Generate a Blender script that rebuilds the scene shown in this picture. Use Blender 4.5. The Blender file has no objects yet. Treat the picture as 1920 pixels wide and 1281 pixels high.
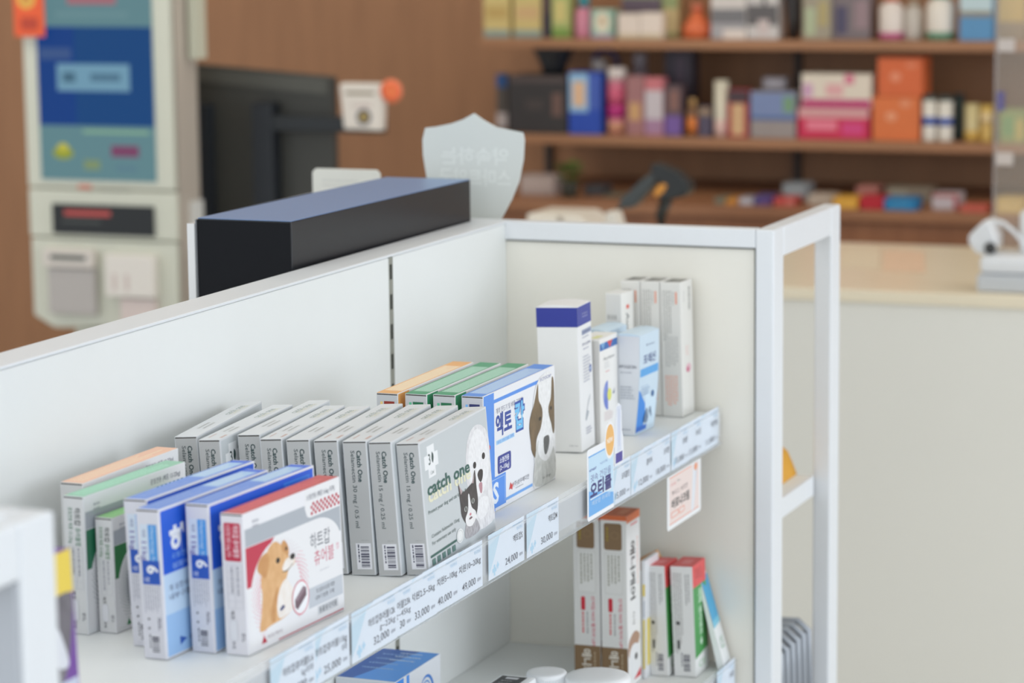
import bpy, bmesh, math, random
from mathutils import Vector, Matrix
random.seed(7)
sc = bpy.context.scene
COL = sc.collection

# ------------------------------------------------------------------ camera, light, exposure
CAM = Vector((1.28527, -3.19517, 0.38391))
CR = Vector((0.92908328, 0.36970532, -0.01105621))
CU = Vector((-0.04680778, 0.14717635, 0.9880021))
CF = Vector((-0.36689685, 0.91741871, -0.15404417))
FPX = 5171.54
cam_d = bpy.data.cameras.new('camera')
cam = bpy.data.objects.new('camera', cam_d)
COL.objects.link(cam)
cam.matrix_world = Matrix.Translation(CAM) @ Matrix((CR, CU, -CF)).transposed().to_4x4()
cam_d.sensor_width = 36.0
cam_d.lens = FPX / 1920 * 36
cam_d.clip_start = 0.05
cam_d.dof.use_dof = True
cam_d.dof.focus_distance = 2.75
cam_d.dof.aperture_fstop = 5.3
sc.camera = cam

sc.view_settings.view_transform = 'Standard'
sc.view_settings.look = 'None'
sc.view_settings.gamma = 1.0
sc.view_settings.use_curve_mapping = False
sc.view_settings.exposure = 0.0

world = bpy.data.worlds.new('world')
sc.world = world
world.use_nodes = True
bg = world.node_tree.nodes['Background']
bg.inputs[0].default_value = (0.86, 0.93, 1.0, 1)
bg.inputs[1].default_value = 1.1

FLOOR = -1.2
CEIL = 1.5

def area_light(name, loc, target, sx, sy, power, color):
    d = bpy.data.lights.new(name, 'AREA')
    d.shape = 'RECTANGLE'; d.size = sx; d.size_y = sy; d.energy = power; d.color = color
    o = bpy.data.objects.new(name, d); COL.objects.link(o)
    o.location = loc
    o.rotation_euler = (Vector(target) - Vector(loc)).to_track_quat('-Z', 'Y').to_euler()
    return o
area_light('daylight_window', (4.2, 0.3, 0.5), (0, 0.1, -0.1), 4.5, 2.2, 68, (0.86, 0.92, 1.0))
area_light('front_fill_light', (0.6, -5.9, 0.6), (0.2, 0.0, -0.3), 4.0, 2.0, 54, (0.97, 0.97, 0.98))  # fill added behind the camera to brighten the faces turned towards it
area_light('ceiling_light', (-0.3, -0.9, CEIL - 0.03), (-0.3, -0.9, 0), 1.2, 2.4, 8, (1.0, 0.95, 0.86))
area_light('ceiling_light', (-0.2, 1.9, CEIL - 0.03), (-0.2, 1.9, 0), 3.4, 0.8, 13, (1.0, 0.93, 0.80))
area_light('ceiling_light', (-2.6, 1.5, CEIL - 0.03), (-2.3, 2.6, -0.2), 1.6, 0.8, 24, (1.0, 0.92, 0.80))  # extra lamp added to brighten the wood wall near the kiosk

# ------------------------------------------------------------------ helpers
def s2l(c):
    c = c / 255.0
    return c / 12.92 if c <= 0.04045 else ((c + 0.055) / 1.055) ** 2.4
_m = {}
def mat(col, rough=0.45, name=None, metal=0.0, noise=0.0, scale=40, trans=0, alpha=1.0, emit=0, spec=0.5, bump=0.0, coat=0.0):
    key = (tuple(col), rough, metal, noise, scale, trans, alpha, emit, spec, bump, coat)
    if key in _m: return _m[key]
    m = bpy.data.materials.new(name or 'surface_%02x%02x%02x' % tuple(int(c) for c in col))
    m.use_nodes = True
    nt = m.node_tree; b = nt.nodes['Principled BSDF']
    lin = [s2l(c) for c in col] + [1]
    b.inputs['Base Color'].default_value = lin
    b.inputs['Roughness'].default_value = rough
    b.inputs['Metallic'].default_value = metal
    b.inputs['Specular IOR Level'].default_value = spec
    if coat: b.inputs['Coat Weight'].default_value = coat; b.inputs['Coat Roughness'].default_value = 0.1
    if trans: b.inputs['Transmission Weight'].default_value = trans; b.inputs['IOR'].default_value = 1.3
    if alpha < 1: b.inputs['Alpha'].default_value = alpha
    if emit:
        b.inputs['Emission Color'].default_value = lin; b.inputs['Emission Strength'].default_value = emit
        b.inputs['Base Color'].default_value = (0.01, 0.01, 0.01, 1)
    if noise or bump:
        tc = nt.nodes.new('ShaderNodeTexCoord'); nz = nt.nodes.new('ShaderNodeTexNoise')
        nz.inputs['Scale'].default_value = scale; nz.inputs['Detail'].default_value = 5
        nt.links.new(tc.outputs['Object'], nz.inputs['Vector'])
        if noise:
            mx = nt.nodes.new('ShaderNodeMix'); mx.data_type = 'RGBA'
            mx.inputs['A'].default_value = [c * (1 - noise) for c in lin[:3]] + [1]
            mx.inputs['B'].default_value = [min(1, c * (1 + noise)) for c in lin[:3]] + [1]
            nt.links.new(nz.outputs['Fac'], mx.inputs['Factor'])
            nt.links.new(mx.outputs['Result'], b.inputs['Base Color'])
        if bump:
            bp = nt.nodes.new('ShaderNodeBump'); bp.inputs['Strength'].default_value = bump; bp.inputs['Distance'].default_value = 0.002
            nt.links.new(nz.outputs['Fac'], bp.inputs['Height']); nt.links.new(bp.outputs['Normal'], b.inputs['Normal'])
    _m[key] = m
    return m
def ink(col): return mat(col, 0.42)
def fur(ca, cb, scale=160):
    key = ('fur', tuple(ca), tuple(cb), scale)
    if key in _m: return _m[key]
    m = bpy.data.materials.new('printed_fur'); m.use_nodes = True
    nt = m.node_tree; b = nt.nodes['Principled BSDF']; b.inputs['Roughness'].default_value = 0.42
    tc = nt.nodes.new('ShaderNodeTexCoord'); mp = nt.nodes.new('ShaderNodeMapping'); mp.inputs['Scale'].default_value = (1, 1, 0.7)
    nz = nt.nodes.new('ShaderNodeTexNoise'); nz.inputs['Scale'].default_value = scale; nz.inputs['Detail'].default_value = 9
    rp = nt.nodes.new('ShaderNodeValToRGB')
    rp.color_ramp.elements[0].position = 0.12; rp.color_ramp.elements[1].position = 0.72
    rp.color_ramp.elements[0].color = [s2l(c) for c in ca] + [1]; rp.color_ramp.elements[1].color = [s2l(c) for c in cb] + [1]
    nt.links.new(tc.outputs['Object'], mp.inputs[0]); nt.links.new(mp.outputs[0], nz.inputs['Vector'])
    nt.links.new(nz.outputs['Fac'], rp.inputs[0]); nt.links.new(rp.outputs[0], b.inputs['Base Color'])
    _m[key] = m
    return m
def wood(ca, cb, name, sx=1.0, rough=0.5):
    m = bpy.data.materials.new(name); m.use_nodes = True
    nt = m.node_tree; b = nt.nodes['Principled BSDF']; b.inputs['Roughness'].default_value = rough
    tc = nt.nodes.new('ShaderNodeTexCoord'); mp = nt.nodes.new('ShaderNodeMapping')
    mp.inputs['Scale'].default_value = (14 * sx, 14 * sx, 1.2) if sx > 0 else (1.2, 14, 14)
    nz = nt.nodes.new('ShaderNodeTexNoise'); nz.inputs['Scale'].default_value = 2.2; nz.inputs['Detail'].default_value = 8
    rp = nt.nodes.new('ShaderNodeValToRGB')
    rp.color_ramp.elements[0].position = 0.3; rp.color_ramp.elements[1].position = 0.7
    rp.color_ramp.elements[0].color = [s2l(c) for c in ca] + [1]; rp.color_ramp.elements[1].color = [s2l(c) for c in cb] + [1]
    nt.links.new(tc.outputs['Object'], mp.inputs[0]); nt.links.new(mp.outputs[0], nz.inputs['Vector'])
    nt.links.new(nz.outputs['Fac'], rp.inputs[0]); nt.links.new(rp.outputs[0], b.inputs['Base Color'])
    return m

def at(px, py, Y):
    """point of the place on the plane y = Y that the photo shows at px, py"""
    d = CF + CR * ((px - 960) / FPX) - CU * ((py - 640.5) / FPX)
    return CAM + d * ((Y - CAM.y) / d.y)

def tag(o, label=None, cat=None, group=None, kind=None):
    if label: o['label'] = label
    if cat: o['category'] = cat
    if group: o['group'] = group
    if kind: o['kind'] = kind
    return o
def thing(name, label, cat, loc=(0, 0, 0), rz=0, group=None):
    o = bpy.data.objects.new(name, None); COL.objects.link(o)
    o.empty_display_size = 0.02
    o.location = loc; o.rotation_euler = (0, 0, rz)
    return tag(o, label, cat, group)

class MB:
    def __init__(s): s.v = []; s.f = []; s.mi = []; s.ms = []; s.sm = []
    def m(s, mt):
        if mt not in s.ms: s.ms.append(mt)
        return s.ms.index(mt)
    def add(s, vs, fs, mt, smooth=False):
        n = len(s.v); i = s.m(mt)
        s.v += [tuple(v) for v in vs]
        for f in fs: s.f.append([n + k for k in f]); s.mi.append(i); s.sm.append(smooth)
    def box(s, x0, x1, y0, y1, z0, z1, mt, bev=0.0):
        if bev:
            bm = bmesh.new(); bmesh.ops.create_cube(bm, size=1)
            for v in bm.verts: v.co = Vector(((x0 + x1) / 2 + v.co.x * (x1 - x0), (y0 + y1) / 2 + v.co.y * (y1 - y0), (z0 + z1) / 2 + v.co.z * (z1 - z0)))
            bmesh.ops.bevel(bm, geom=bm.edges[:], offset=bev, segments=2, profile=0.6, affect='EDGES')
            bm.verts.index_update()
            s.add([v.co for v in bm.verts], [[v.index for v in f.verts] for f in bm.faces], mt); bm.free()
        else:
            vs = [(x, y, z) for x in (x0, x1) for y in (y0, y1) for z in (z0, z1)]
            s.add(vs, [(0, 1, 3, 2), (4, 6, 7, 5), (0, 4, 5, 1), (2, 3, 7, 6), (0, 2, 6, 4), (1, 5, 7, 3)], mt)
        return s
    def lathe(s, cx, cy, prof, mt, n=32, smooth=True, rib=0):
        vs = []; fs = []
        for r, z in prof:
            for k in range(n):
                a = 2 * math.pi * k / n; rr = r * (1 - (rib if k % 2 else 0))
                vs.append((cx + rr * math.cos(a), cy + rr * math.sin(a), z))
        for j in range(len(prof) - 1):
            for k in range(n):
                k2 = (k + 1) % n
                fs.append((j * n + k, j * n + k2, (j + 1) * n + k2, (j + 1) * n + k))
        fs.append(tuple(range(n))[::-1]); fs.append(tuple((len(prof) - 1) * n + k for k in range(n)))
        s.add(vs, fs, mt, smooth); return s
    def prism(s, pts, axis, a0, a1, mt):
        """pts: outline; axis 'x'/'y'/'z' extruded from a0 to a1"""
        def P(p, a): return {'x': (a, p[0], p[1]), 'y': (p[0], a, p[1]), 'z': (p[0], p[1], a)}[axis]
        n = len(pts); vs = [P(p, a0) for p in pts] + [P(p, a1) for p in pts]
        fs = [tuple(range(n))[::-1], tuple(range(n, 2 * n))] + [(k, (k + 1) % n, n + (k + 1) % n, n + k) for k in range(n)]
        s.add(vs, fs, mt); return s
    def tube(s, path, r, mt, n=8):
        path = [Vector(p) for p in path]; vs = []; fs = []
        up = Vector((0, 0, 1))
        for i, p in enumerate(path):
            t = (path[min(i + 1, len(path) - 1)] - path[max(i - 1, 0)]).normalized()
            a = t.cross(up)
            if a.length < 1e-3: a = t.cross(Vector((0, 1, 0)))
            a.normalize(); b = a.cross(t)
            rr = r[i] if isinstance(r, (list, tuple)) else r
            for k in range(n):
                an = 2 * math.pi * k / n
                vs.append(p + a * math.cos(an) * rr + b * math.sin(an) * rr)
        for i in range(len(path) - 1):
            for k in range(n):
                k2 = (k + 1) % n; fs.append((i * n + k, i * n + k2, (i + 1) * n + k2, (i + 1) * n + k))
        fs.append(tuple(range(n))[::-1]); fs.append(tuple((len(path) - 1) * n + k for k in range(n)))
        s.add(vs, fs, mt, True); return s
    def build(s, name, parent=None, label=None, bevel=0.0):
        me = bpy.data.meshes.new(name); me.from_pydata(s.v, [], s.f)
        for mt in s.ms: me.materials.append(mt)
        for p, i, k in zip(me.polygons, s.mi, s.sm): p.material_index = i; p.use_smooth = k
        me.update()
        o = bpy.data.objects.new(name, me); COL.objects.link(o)
        if parent: o.parent = parent
        if label: o['label'] = label
        if bevel:
            b = o.modifiers.new('bevel', 'BEVEL'); b.width = bevel; b.segments = 2; b.limit_method = 'ANGLE'
        return o

_txt = {}
def text_geo(t, bold):
    k = (t, bold)
    if k in _txt: return _txt[k]
    c = bpy.data.curves.new('t', 'FONT'); c.body = t; c.size = 1; c.resolution_u = 2; c.offset = bold
    o = bpy.data.objects.new('t', c); COL.objects.link(o)
    bpy.context.view_layer.update()
    e = o.evaluated_get(bpy.context.evaluated_depsgraph_get()); me = e.to_mesh()
    vs = [(v.co.x, v.co.y) for v in me.vertices]; fs = [tuple(p.vertices) for p in me.polygons]
    e.to_mesh_clear(); bpy.data.objects.remove(o); bpy.data.curves.remove(c)
    xs = [v[0] for v in vs] or [0, 1]
    _txt[k] = (vs, fs, min(xs), max(xs))
    return _txt[k]

class Face:
    """prints laid on one flat face: u to the right and v upward in fractions of the face"""
    def __init__(s, mb, o, U, V, w, h):
        s.mb = mb; s.o = Vector(o); s.U = Vector(U); s.V = Vector(V); s.N = s.U.cross(s.V); s.w = w; s.h = h; s.k = 0
    def pt(s, x, y, z): return s.o + s.U * x + s.V * y + s.N * z
    def lay(s, L=None):
        if L is None: s.k += 1
        return 0.00004 + 0.000016 * (s.k if L is None else L)
    def poly(s, pts, c, L=None):
        z = s.lay(L); m = c if isinstance(c, bpy.types.Material) else ink(c)
        s.mb.add([s.pt(u * s.w, v * s.h, z) for u, v in pts], [tuple(range(len(pts)))], m)
    def rect(s, u0, v0, u1, v1, c, L=None): s.poly([(u0, v0), (u1, v0), (u1, v1), (u0, v1)], c, L)
    def rrect(s, u0, v0, u1, v1, r, c, L=None):
        pts = []; ru = r / s.w; rv = r / s.h
        for cu, cv, a in ((u1 - ru, v1 - rv, 0), (u0 + ru, v1 - rv, 90), (u0 + ru, v0 + rv, 180), (u1 - ru, v0 + rv, 270)):
            for i in range(5):
                t = math.radians(a + i * 22.5); pts.append((cu + ru * math.cos(t), cv + rv * math.sin(t)))
        s.poly(pts, c, L)
    def ell(s, cu, cv, ru, rv, c, L=None, a0=0, a1=360, rot=0):
        n = 28; pts = []
        for i in range(n):
            t = math.radians(a0 + (a1 - a0) * i / (n if a1 - a0 >= 360 else n - 1))
            x, y = ru * s.w * math.cos(t), rv * s.h * math.sin(t); q = math.radians(rot)
            pts.append((cu + (x * math.cos(q) - y * math.sin(q)) / s.w, cv + (x * math.sin(q) + y * math.cos(q)) / s.h))
        s.poly(pts, c, L)
    def blob(s, pts, c, L=None, n=4):
        """closed smooth outline through the points"""
        out = []; N = len(pts)
        for i in range(N):
            p0, p1, p2, p3 = pts[i - 1], pts[i], pts[(i + 1) % N], pts[(i + 2) % N]
            for j in range(n):
                t = j / n
                out.append(tuple(0.5 * (2 * p1[a] + (p2[a] - p0[a]) * t + (2 * p0[a] - 5 * p1[a] + 4 * p2[a] - p3[a]) * t * t + (3 * p1[a] - p0[a] - 3 * p2[a] + p3[a]) * t ** 3) for a in (0, 1)))
        out = [(min(1, max(0, a)), min(1, max(0, b))) for a, b in out]
        s.poly(out, c, L)
    def ring(s, cu, cv, ru, rv, wd, c, L=None):
        z = s.lay(L); n = 32; vs = []; fs = []
        for i in range(n):
            t = 2 * math.pi * i / n
            for q in (1, 1 - wd): vs.append(s.pt((cu + ru * q * math.cos(t)) * s.w, (cv + rv * q * math.sin(t)) * s.h, z))
        for i in range(n):
            j = (i + 1) % n; fs.append((2 * i, 2 * j, 2 * j + 1, 2 * i + 1))
        s.mb.add(vs, fs, ink(c))
    def text(s, t, u, v, h, c, L=None, w=None, rot=0, bold=0.0, align='c', sx=1.0, mirror=False):
        """u, v = middle of the line (or its left/right end); h = cap height and w = line length, fractions of the face height / width"""
        vs, fs, x0, x1 = text_geo(t, bold); z = s.lay(L)
        k = h * s.h / 0.72; kx = k * sx
        if w: kx = (w * s.w if rot == 0 else w * s.h) / (x1 - x0)
        off = {'c': (x0 + x1) / 2, 'l': x0, 'r': x1}[align]
        out = []
        for x, y in vs:
            X = (x - off) * kx * (-1 if mirror else 1); Y = (y - 0.36) * k
            if rot == -90: X, Y = Y, -X
            elif rot == 90: X, Y = -Y, X
            out.append(s.pt(u * s.w + X, v * s.h + Y, z))
        s.mb.add(out, fs, ink(c))
    def dashes(s, u0, v0, u1, v1, n, c, L=None, vert=False, fill=0.45, seed=1):
        """rows of unreadable small print as broken strokes"""
        z = s.lay(L); rnd = random.Random(seed); vs = []; fs = []; a = (v1 - v0) / n if not vert else (u1 - u0) / n
        lim = (u1 - u0) if not vert else (v1 - v0); step = 0.0011 / (s.w if not vert else s.h)
        for i in range(n):
            p = 0; end = lim * rnd.uniform(0.72, 1)
            while p < end:
                q = min(end, p + step * rnd.uniform(0.8, 3.2))
                if not vert: r = (u0 + p, v1 - (i + 0.5 + fill / 2) * a, u0 + q, v1 - (i + 0.5 - fill / 2) * a)
                else: r = (u1 - (i + 0.5 + fill / 2) * a, v1 - q, u1 - (i + 0.5 - fill / 2) * a, v1 - p)
                b = len(vs)
                for x, y in ((r[0], r[1]), (r[2], r[1]), (r[2], r[3]), (r[0], r[3])): vs.append(s.pt(x * s.w, y * s.h, z))
                fs.append((b, b + 1, b + 2, b + 3)); p = q + step * rnd.uniform(0.5, 1.0)
        s.mb.add(vs, fs, ink(c))
    def barcode(s, u0, v0, u1, v1, seed=3, c=(60, 60, 80), back=(236, 236, 240)):
        s.rect(u0, v0, u1, v1, back); z = s.lay(); rnd = random.Random(seed); vs = []; fs = []
        p = v0 + (v1 - v0) * 0.06
        while p < v1 - (v1 - v0) * 0.08:
            q = p + 0.00055 * rnd.choice((1, 1, 2, 3)) / s.h
            b = len(vs)
            for x, y in ((u0 + (u1 - u0) * 0.3, p), (u1 - (u1 - u0) * 0.1, p), (u1 - (u1 - u0) * 0.1, q), (u0 + (u1 - u0) * 0.3, q)): vs.append(s.pt(x * s.w, y * s.h, z))
            fs.append((b, b + 1, b + 2, b + 3)); p = q + 0.00055 * rnd.choice((1, 1, 2)) / s.h
        s.mb.add(vs, fs, ink(c))
        s.dashes(u0 + (u1 - u0) * 0.08, v0 + .004, u0 + (u1 - u0) * 0.24, v1 - .004, 1, c, vert=True, fill=.6)

ZS = -0.2275      # top of the upper shelf
ZL = -0.543       # top of the lower shelf
WH = (238, 238, 240)

def carton(name, label, cat, x, y, w, d, h, yaw=0, lean=0, z=ZS, group=None, body=WH, prints=None, flap=None, flap_col=None, slit=True):
    """carton whose lower right near corner stands at x, y. yaw turns its far end to +x, lean tips its top to -x (degrees)"""
    root = thing(name, label, cat, group=group)
    ln = math.radians(lean); yw = math.radians(yaw)
    R = Matrix.Rotation(-yw, 4, 'Z') @ Matrix.Rotation(-ln, 4, 'Y')
    corner = Vector((x, y, z + 0.0003 + (w * math.sin(ln) if ln > 0 else 0)))
    root.matrix_world = Matrix.Translation(corner - (R @ Vector((w / 2, -d / 2, 0)))) @ R
    b = MB(); b.box(-w / 2, w / 2, -d / 2, d / 2, 0, h, mat(body, 0.42, noise=0.02, scale=30), bev=0.0006)
    N = None
    fm = MB(); t = 0.0004
    fm.box(-w / 2 + .0008, w / 2 - .0008, -d / 2 - t, -d / 2 + .0002, 0.0008, h - 0.0018, mat(flap_col or body, 0.45, noise=0.02, scale=30))
    N = Face(fm, (-w / 2, -d / 2 - t, 0), (1, 0, 0), (0, 0, 1), w, h)
    Wf = Face(b, (w / 2, -d / 2, 0), (0, 1, 0), (0, 0, 1), d, h)
    T = Face(b, (w / 2, -d / 2, h), (0, 1, 0), (-1, 0, 0), d, w)
    if slit:
        Face(b, (-w / 2, -d / 2, 0), (1, 0, 0), (0, 0, 1), w, h).rect(0.03, 1 - .0019 / h, 0.97, 1 - .0006 / h, (70, 66, 62), L=1)
    if prints: prints(N, Wf, T)
    b.build('carton_body', root)
    fm.build('end_flap', root)
    return root

# ------------------------------------------------------------------ pets printed on the cartons
def corgi(F, u0, v0, su, sv):
    q = lambda pts: [(u0 + a * su, v0 + b * sv) for a, b in pts]
    tan = fur((214, 160, 104), (232, 186, 134)); tan2 = fur((196, 136, 80), (214, 160, 104)); white = fur((236, 224, 212), (248, 244, 240))
    F.blob(q([(.02, 0), (.06, .2), (.1, .42), (.08, .6), (.2, .86), (.42, 1.0), (.62, .93), (.8, .75), (.78, .6), (.7, .45), (.78, .25), (.82, .1), (.6, .04), (.3, .02)]), tan)
    F.blob(q([(.5, .06), (.46, .25), (.55, .42), (.7, .5), (.8, .42), (.92, .3), (.98, .16), (.8, .08)]), white)
    F.blob(q([(.0, .76), (.1, .66), (.2, .62), (.3, .74), (.28, .9), (.1, .88)]), tan2)
    F.blob(q([(.62, .93), (.7, .97), (.8, .86), (.78, .76), (.68, .78)]), tan2)
    F.blob(q([(.42, .70), (.5, .84), (.62, .86), (.78, .76), (.9, .74), (.95, .66), (.82, .6), (.6, .62)]), tan)
    F.blob(q([(.62, .64), (.72, .73), (.86, .74), (.94, .68), (.84, .60), (.7, .59)]), white)
    F.ell(u0 + .52 * su, v0 + .76 * sv, .05 * su, .035 * sv, (30, 24, 22)); F.ell(u0 + .74 * su, v0 + .86 * sv, .025 * su, .025 * sv, (40, 34, 30))
    F.ell(u0 + .89 * su, v0 + .735 * sv, .065 * su, .036 * sv, (28, 26, 30))
    F.blob(q([(.6, .6), (.72, .585), (.84, .62), (.9, .66), (.86, .63), (.72, .6)]), (60, 36, 30))
    F.blob(q([(.3, .08), (.36, .3), (.5, .45), (.42, .2), (.4, .06)]), tan2)
    F.blob(q([(.52, .16), (.6, .2), (.64, .17), (.56, .14)]), (60, 70, 120))

def white_dog(F, u0, v0, su, sv):
    q = lambda pts: [(u0 + a * su, v0 + b * sv) for a, b in pts]
    w1 = fur((206, 204, 208), (246, 246, 248), 220); w2 = fur((226, 225, 228), (252, 252, 254), 260)
    F.blob(q([(.15, 0), (.18, .2), (.12, .38), (0, .5), (.02, .68), (.1, .84), (.28, .96), (.55, 1.0), (.82, .95), (1.0, .82), (1.0, .5), (.98, .3), (1.0, 0)]), w1)
    F.blob(q([(.2, .4), (.12, .6), (.2, .82), (.5, .96), (.8, .88), (.95, .7), (.9, .5), (.7, .36), (.45, .3)]), w2)
    for a in (.36, .74): F.ell(u0 + a * su, v0 + (.625 if a < .5 else .665) * sv, .065 * su, .033 * sv, (34, 28, 32))
    F.blob(q([(.44, .52), (.54, .555), (.66, .535), (.64, .47), (.56, .43), (.48, .46)]), (48, 40, 44))
    F.blob(q([(.46, .41), (.53, .43), (.6, .41), (.57, .33), (.5, .33)]), (190, 140, 150))
    F.blob(q([(.3, .2), (.5, .28), (.8, .24), (.7, .1), (.4, .08)]), w2)

def kitten(F, u0, v0, su, sv):
    q = lambda pts: [(u0 + a * su, v0 + b * sv) for a, b in pts]
    blk = fur((40, 36, 38), (74, 68, 70), 240); gry = fur((120, 116, 120), (200, 198, 202), 260); wh = fur((232, 230, 232), (250, 250, 250), 260)
    F.blob(q([(.2, 0), (.22, .2), (.5, .32), (.85, .2), (.95, 0)]), gry)
    F.blob(q([(.0, .95), (.12, .78), (.3, .76), (.6, .8), (.78, .84), (.96, 1.0), (.98, .7), (1.0, .5), (.9, .32), (.6, .18), (.3, .22), (.06, .4), (.04, .6)]), blk)
    F.poly(q([(.04, .9), (.1, .74), (.2, .78)]), (190, 168, 170)); F.poly(q([(.92, .94), (.82, .8), (.74, .82)]), (190, 168, 170))
    F.blob(q([(.48, .66), (.55, .66), (.62, .45), (.82, .34), (.78, .22), (.55, .15), (.3, .2), (.24, .32), (.42, .44)]), wh)
    for a, b in ((.3, .47), (.72, .53)):
        F.ell(u0 + a * su, v0 + b * sv, .085 * su, .042 * sv, (176, 180, 176)); F.ell(u0 + a * su, v0 + b * sv, .035 * su, .034 * sv, (24, 22, 24))
    F.ell(u0 + .52 * su, v0 + .345 * sv, .05 * su, .022 * sv, (214, 130, 146)); F.blob(q([(.42, .28), (.52, .305), (.62, .28), (.52, .265)]), (120, 90, 96))

def puppy(F, u0, v0, su, sv):
    q = lambda pts: [(u0 + a * su, v0 + b * sv) for a, b in pts]
    wh = fur((222, 222, 222), (250, 250, 250), 240); br = fur((78, 66, 46), (132, 108, 76), 70); gy = fur((176, 178, 172), (222, 222, 218), 180)
    F.blob(q([(.18, 0), (.2, .2), (.12, .4), (.1, .6), (.2, .85), (.4, .97), (.8, 1.0), (.98, .9), (1, .5), (1, 0)]), wh)
    F.blob(q([(.34, .93), (.2, .78), (.04, .66), (.0, .56), (.06, .42), (.08, .36), (.2, .28), (.24, .3), (.28, .44), (.44, .52), (.52, .62), (.5, .7), (.38, .78), (.36, .86)]), br)
    F.blob(q([(.9, .93), (.98, .9), (1, .7), (1, .46), (.94, .42), (.86, .52), (.78, .6), (.76, .68), (.86, .76)]), br)
    F.blob(q([(.2, .02), (.2, .25), (.34, .42), (.6, .36), (.95, .3), (1, .02)]), gy)
    F.blob(q([(.34, .3), (.4, .48), (.56, .56), (.74, .54), (.9, .42), (.94, .3), (.66, .2)]), wh)
    F.ell(u0 + .42 * su, v0 + .61 * sv, .05 * su, .018 * sv, (34, 26, 22)); F.ell(u0 + .86 * su, v0 + .66 * sv, .035 * su, .018 * sv, (34, 26, 22))
    F.blob(q([(.55, .41), (.63, .43), (.76, .42), (.78, .36), (.72, .29), (.62, .26), (.56, .32)]), fur((58, 58, 58), (110, 110, 108), 200))

# ------------------------------------------------------------------ the room
def struct(mb, name, bevel=0): return tag(mb.build(name, bevel=bevel), kind='structure')
WALLW = wood((150, 106, 72), (162, 116, 80), 'brown_wood_panelling', 1.0)
struct(MB().box(-6, 5, -6, 3.62, FLOOR - .05, FLOOR, mat((190, 186, 178), 0.35, noise=0.06, scale=3)), 'floor')
struct(MB().box(-6, 5, -1.8, 3.62, CEIL, CEIL + .05, mat((232, 230, 224), 0.8)), 'ceiling')
mw = MB(); mw.box(-6, 5, 3.5, 3.6, FLOOR, CEIL, WALLW)
struct(mw, 'wall_back')
# ------------------------------------------------------------------ the gondola
GW = mat((232, 235, 238), 0.38, 'white_powder_coat', noise=0.012, scale=60)
GP = mat((237, 239, 237), 0.5, 'white_panel', noise=0.012, scale=20)
GE = mat((238, 235, 225), 0.5, 'warm_white_panel', noise=0.012, scale=20)
GAP = mat((96, 98, 92), 0.7)
gon = thing('display_gondola', 'long white double-sided shop gondola with open square-tube end frames', 'shelving', (0, 0, FLOOR))
def gp(mb, name, label=None, bevel=0.0015):
    o = mb.build(name, gon, label, bevel); o.location = (0, 0, -FLOOR); return o
YN = -1.666
# back panels with the slotted upright between them
for y0, y1 in ((YN - .003, -1.254), (-1.242, -0.3555), (-0.3435, 0.0034)):
    gp(MB().box(-0.019, 0.0, y0, y1, FLOOR + .12, -0.0035, GP), 'back_panel')
gp(MB().box(-0.040, -0.021, YN, -0.001, FLOOR + .1, -0.0035, GP), 'rear_panel', bevel=0)
gp(MB().box(-0.042, 0.0012, YN, 0.0, -0.003, 0.0, GW), 'top_cap', bevel=0.0008)
for yc in (-0.349, -1.248):
    m = MB(); m.box(-0.02, -0.0008, yc - .0062, yc + .0056, FLOOR + .1, -0.004, mat((150, 150, 140), 0.45, metal=0.2))
    z = -0.012
    while z > -1.0:
        m.box(-0.0012, -0.0004, yc - .0032, yc + .0026, z - .0172, z, mat((58, 60, 54), 0.8)); z -= 0.0345
    gp(m, 'slotted_upright', 'grey steel upright with dark slots', 0)
# end panel frame at both ends
def end_frame(Y0, sgn, nm):
    ya, yb = (Y0, Y0 + .0435 * sgn); lo, hi = min(ya, yb), max(ya, yb)
    far = Y0 + .31 * sgn; fl, fh = min(far, far - .0435 * sgn), max(far, far - .0435 * sgn)
    for s in (1, -1):
        X = (0.3265, 0.35) if s > 0 else (-0.392, -0.3685)
        gp(MB().box(X[0], X[1], lo, hi, FLOOR, 0, GW), 'post', bevel=0.0025)
        gp(MB().box(X[0], X[1], fl, fh, FLOOR, 0, GW), 'post', bevel=0.0025)
        gp(MB().box(X[0], X[1], min(hi, fl) if sgn > 0 else fh, fl if sgn > 0 else lo, -0.037, 0, GW), 'side_beam', bevel=0.0025)
        if sgn > 0 and s > 0: pass
    gp(MB().box(-0.3685, 0.3265, lo if sgn > 0 else hi - .023, lo + .023 if sgn > 0 else hi, -0.0233, 0, GW), 'top_beam', bevel=0.0018)
    m = MB(); e = .0035
    y0, y1 = (lo + e, lo + .016) if sgn > 0 else (hi - .016, hi - e)
    m.box(-0.012, 0.3262, y0, y1, FLOOR + .1, -0.0236, GE)
    m.box(-0.3682, -0.0405, y0, y1, FLOOR + .1, -0.0236, GP)
    gp(m, 'end_panel', bevel=0.0012)
    if sgn < 0: gp(MB().box(-.36, .3485, lo - .006, lo - .001, FLOOR + .1, -.038, mat((176, 180, 186), .5)), 'shade_board', 'added grey board standing in for shade in the near end frame')  # board added so its grey imitates the shaded opening
    # rebate line round the panel
    m = MB(); yy0, yy1 = (lo + .0005, lo + .0034) if sgn > 0 else (hi - .0034, hi - .0005)
    m.box(0.3255, 0.3264, yy0, yy1, FLOOR + .1, -0.0236, GAP); m.box(0.0008, 0.3262, yy0, yy1, -0.0246, -0.0236, GAP)
    gp(m, 'panel_gasket', 'thin grey gasket round the end panel', 0)
end_frame(0.0, 1, 'far'); end_frame(YN, -1, 'near')
gp(MB().box(-0.36, 0.32, YN, 0.0, FLOOR, FLOOR + .1, GW), 'base_plinth')

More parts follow.
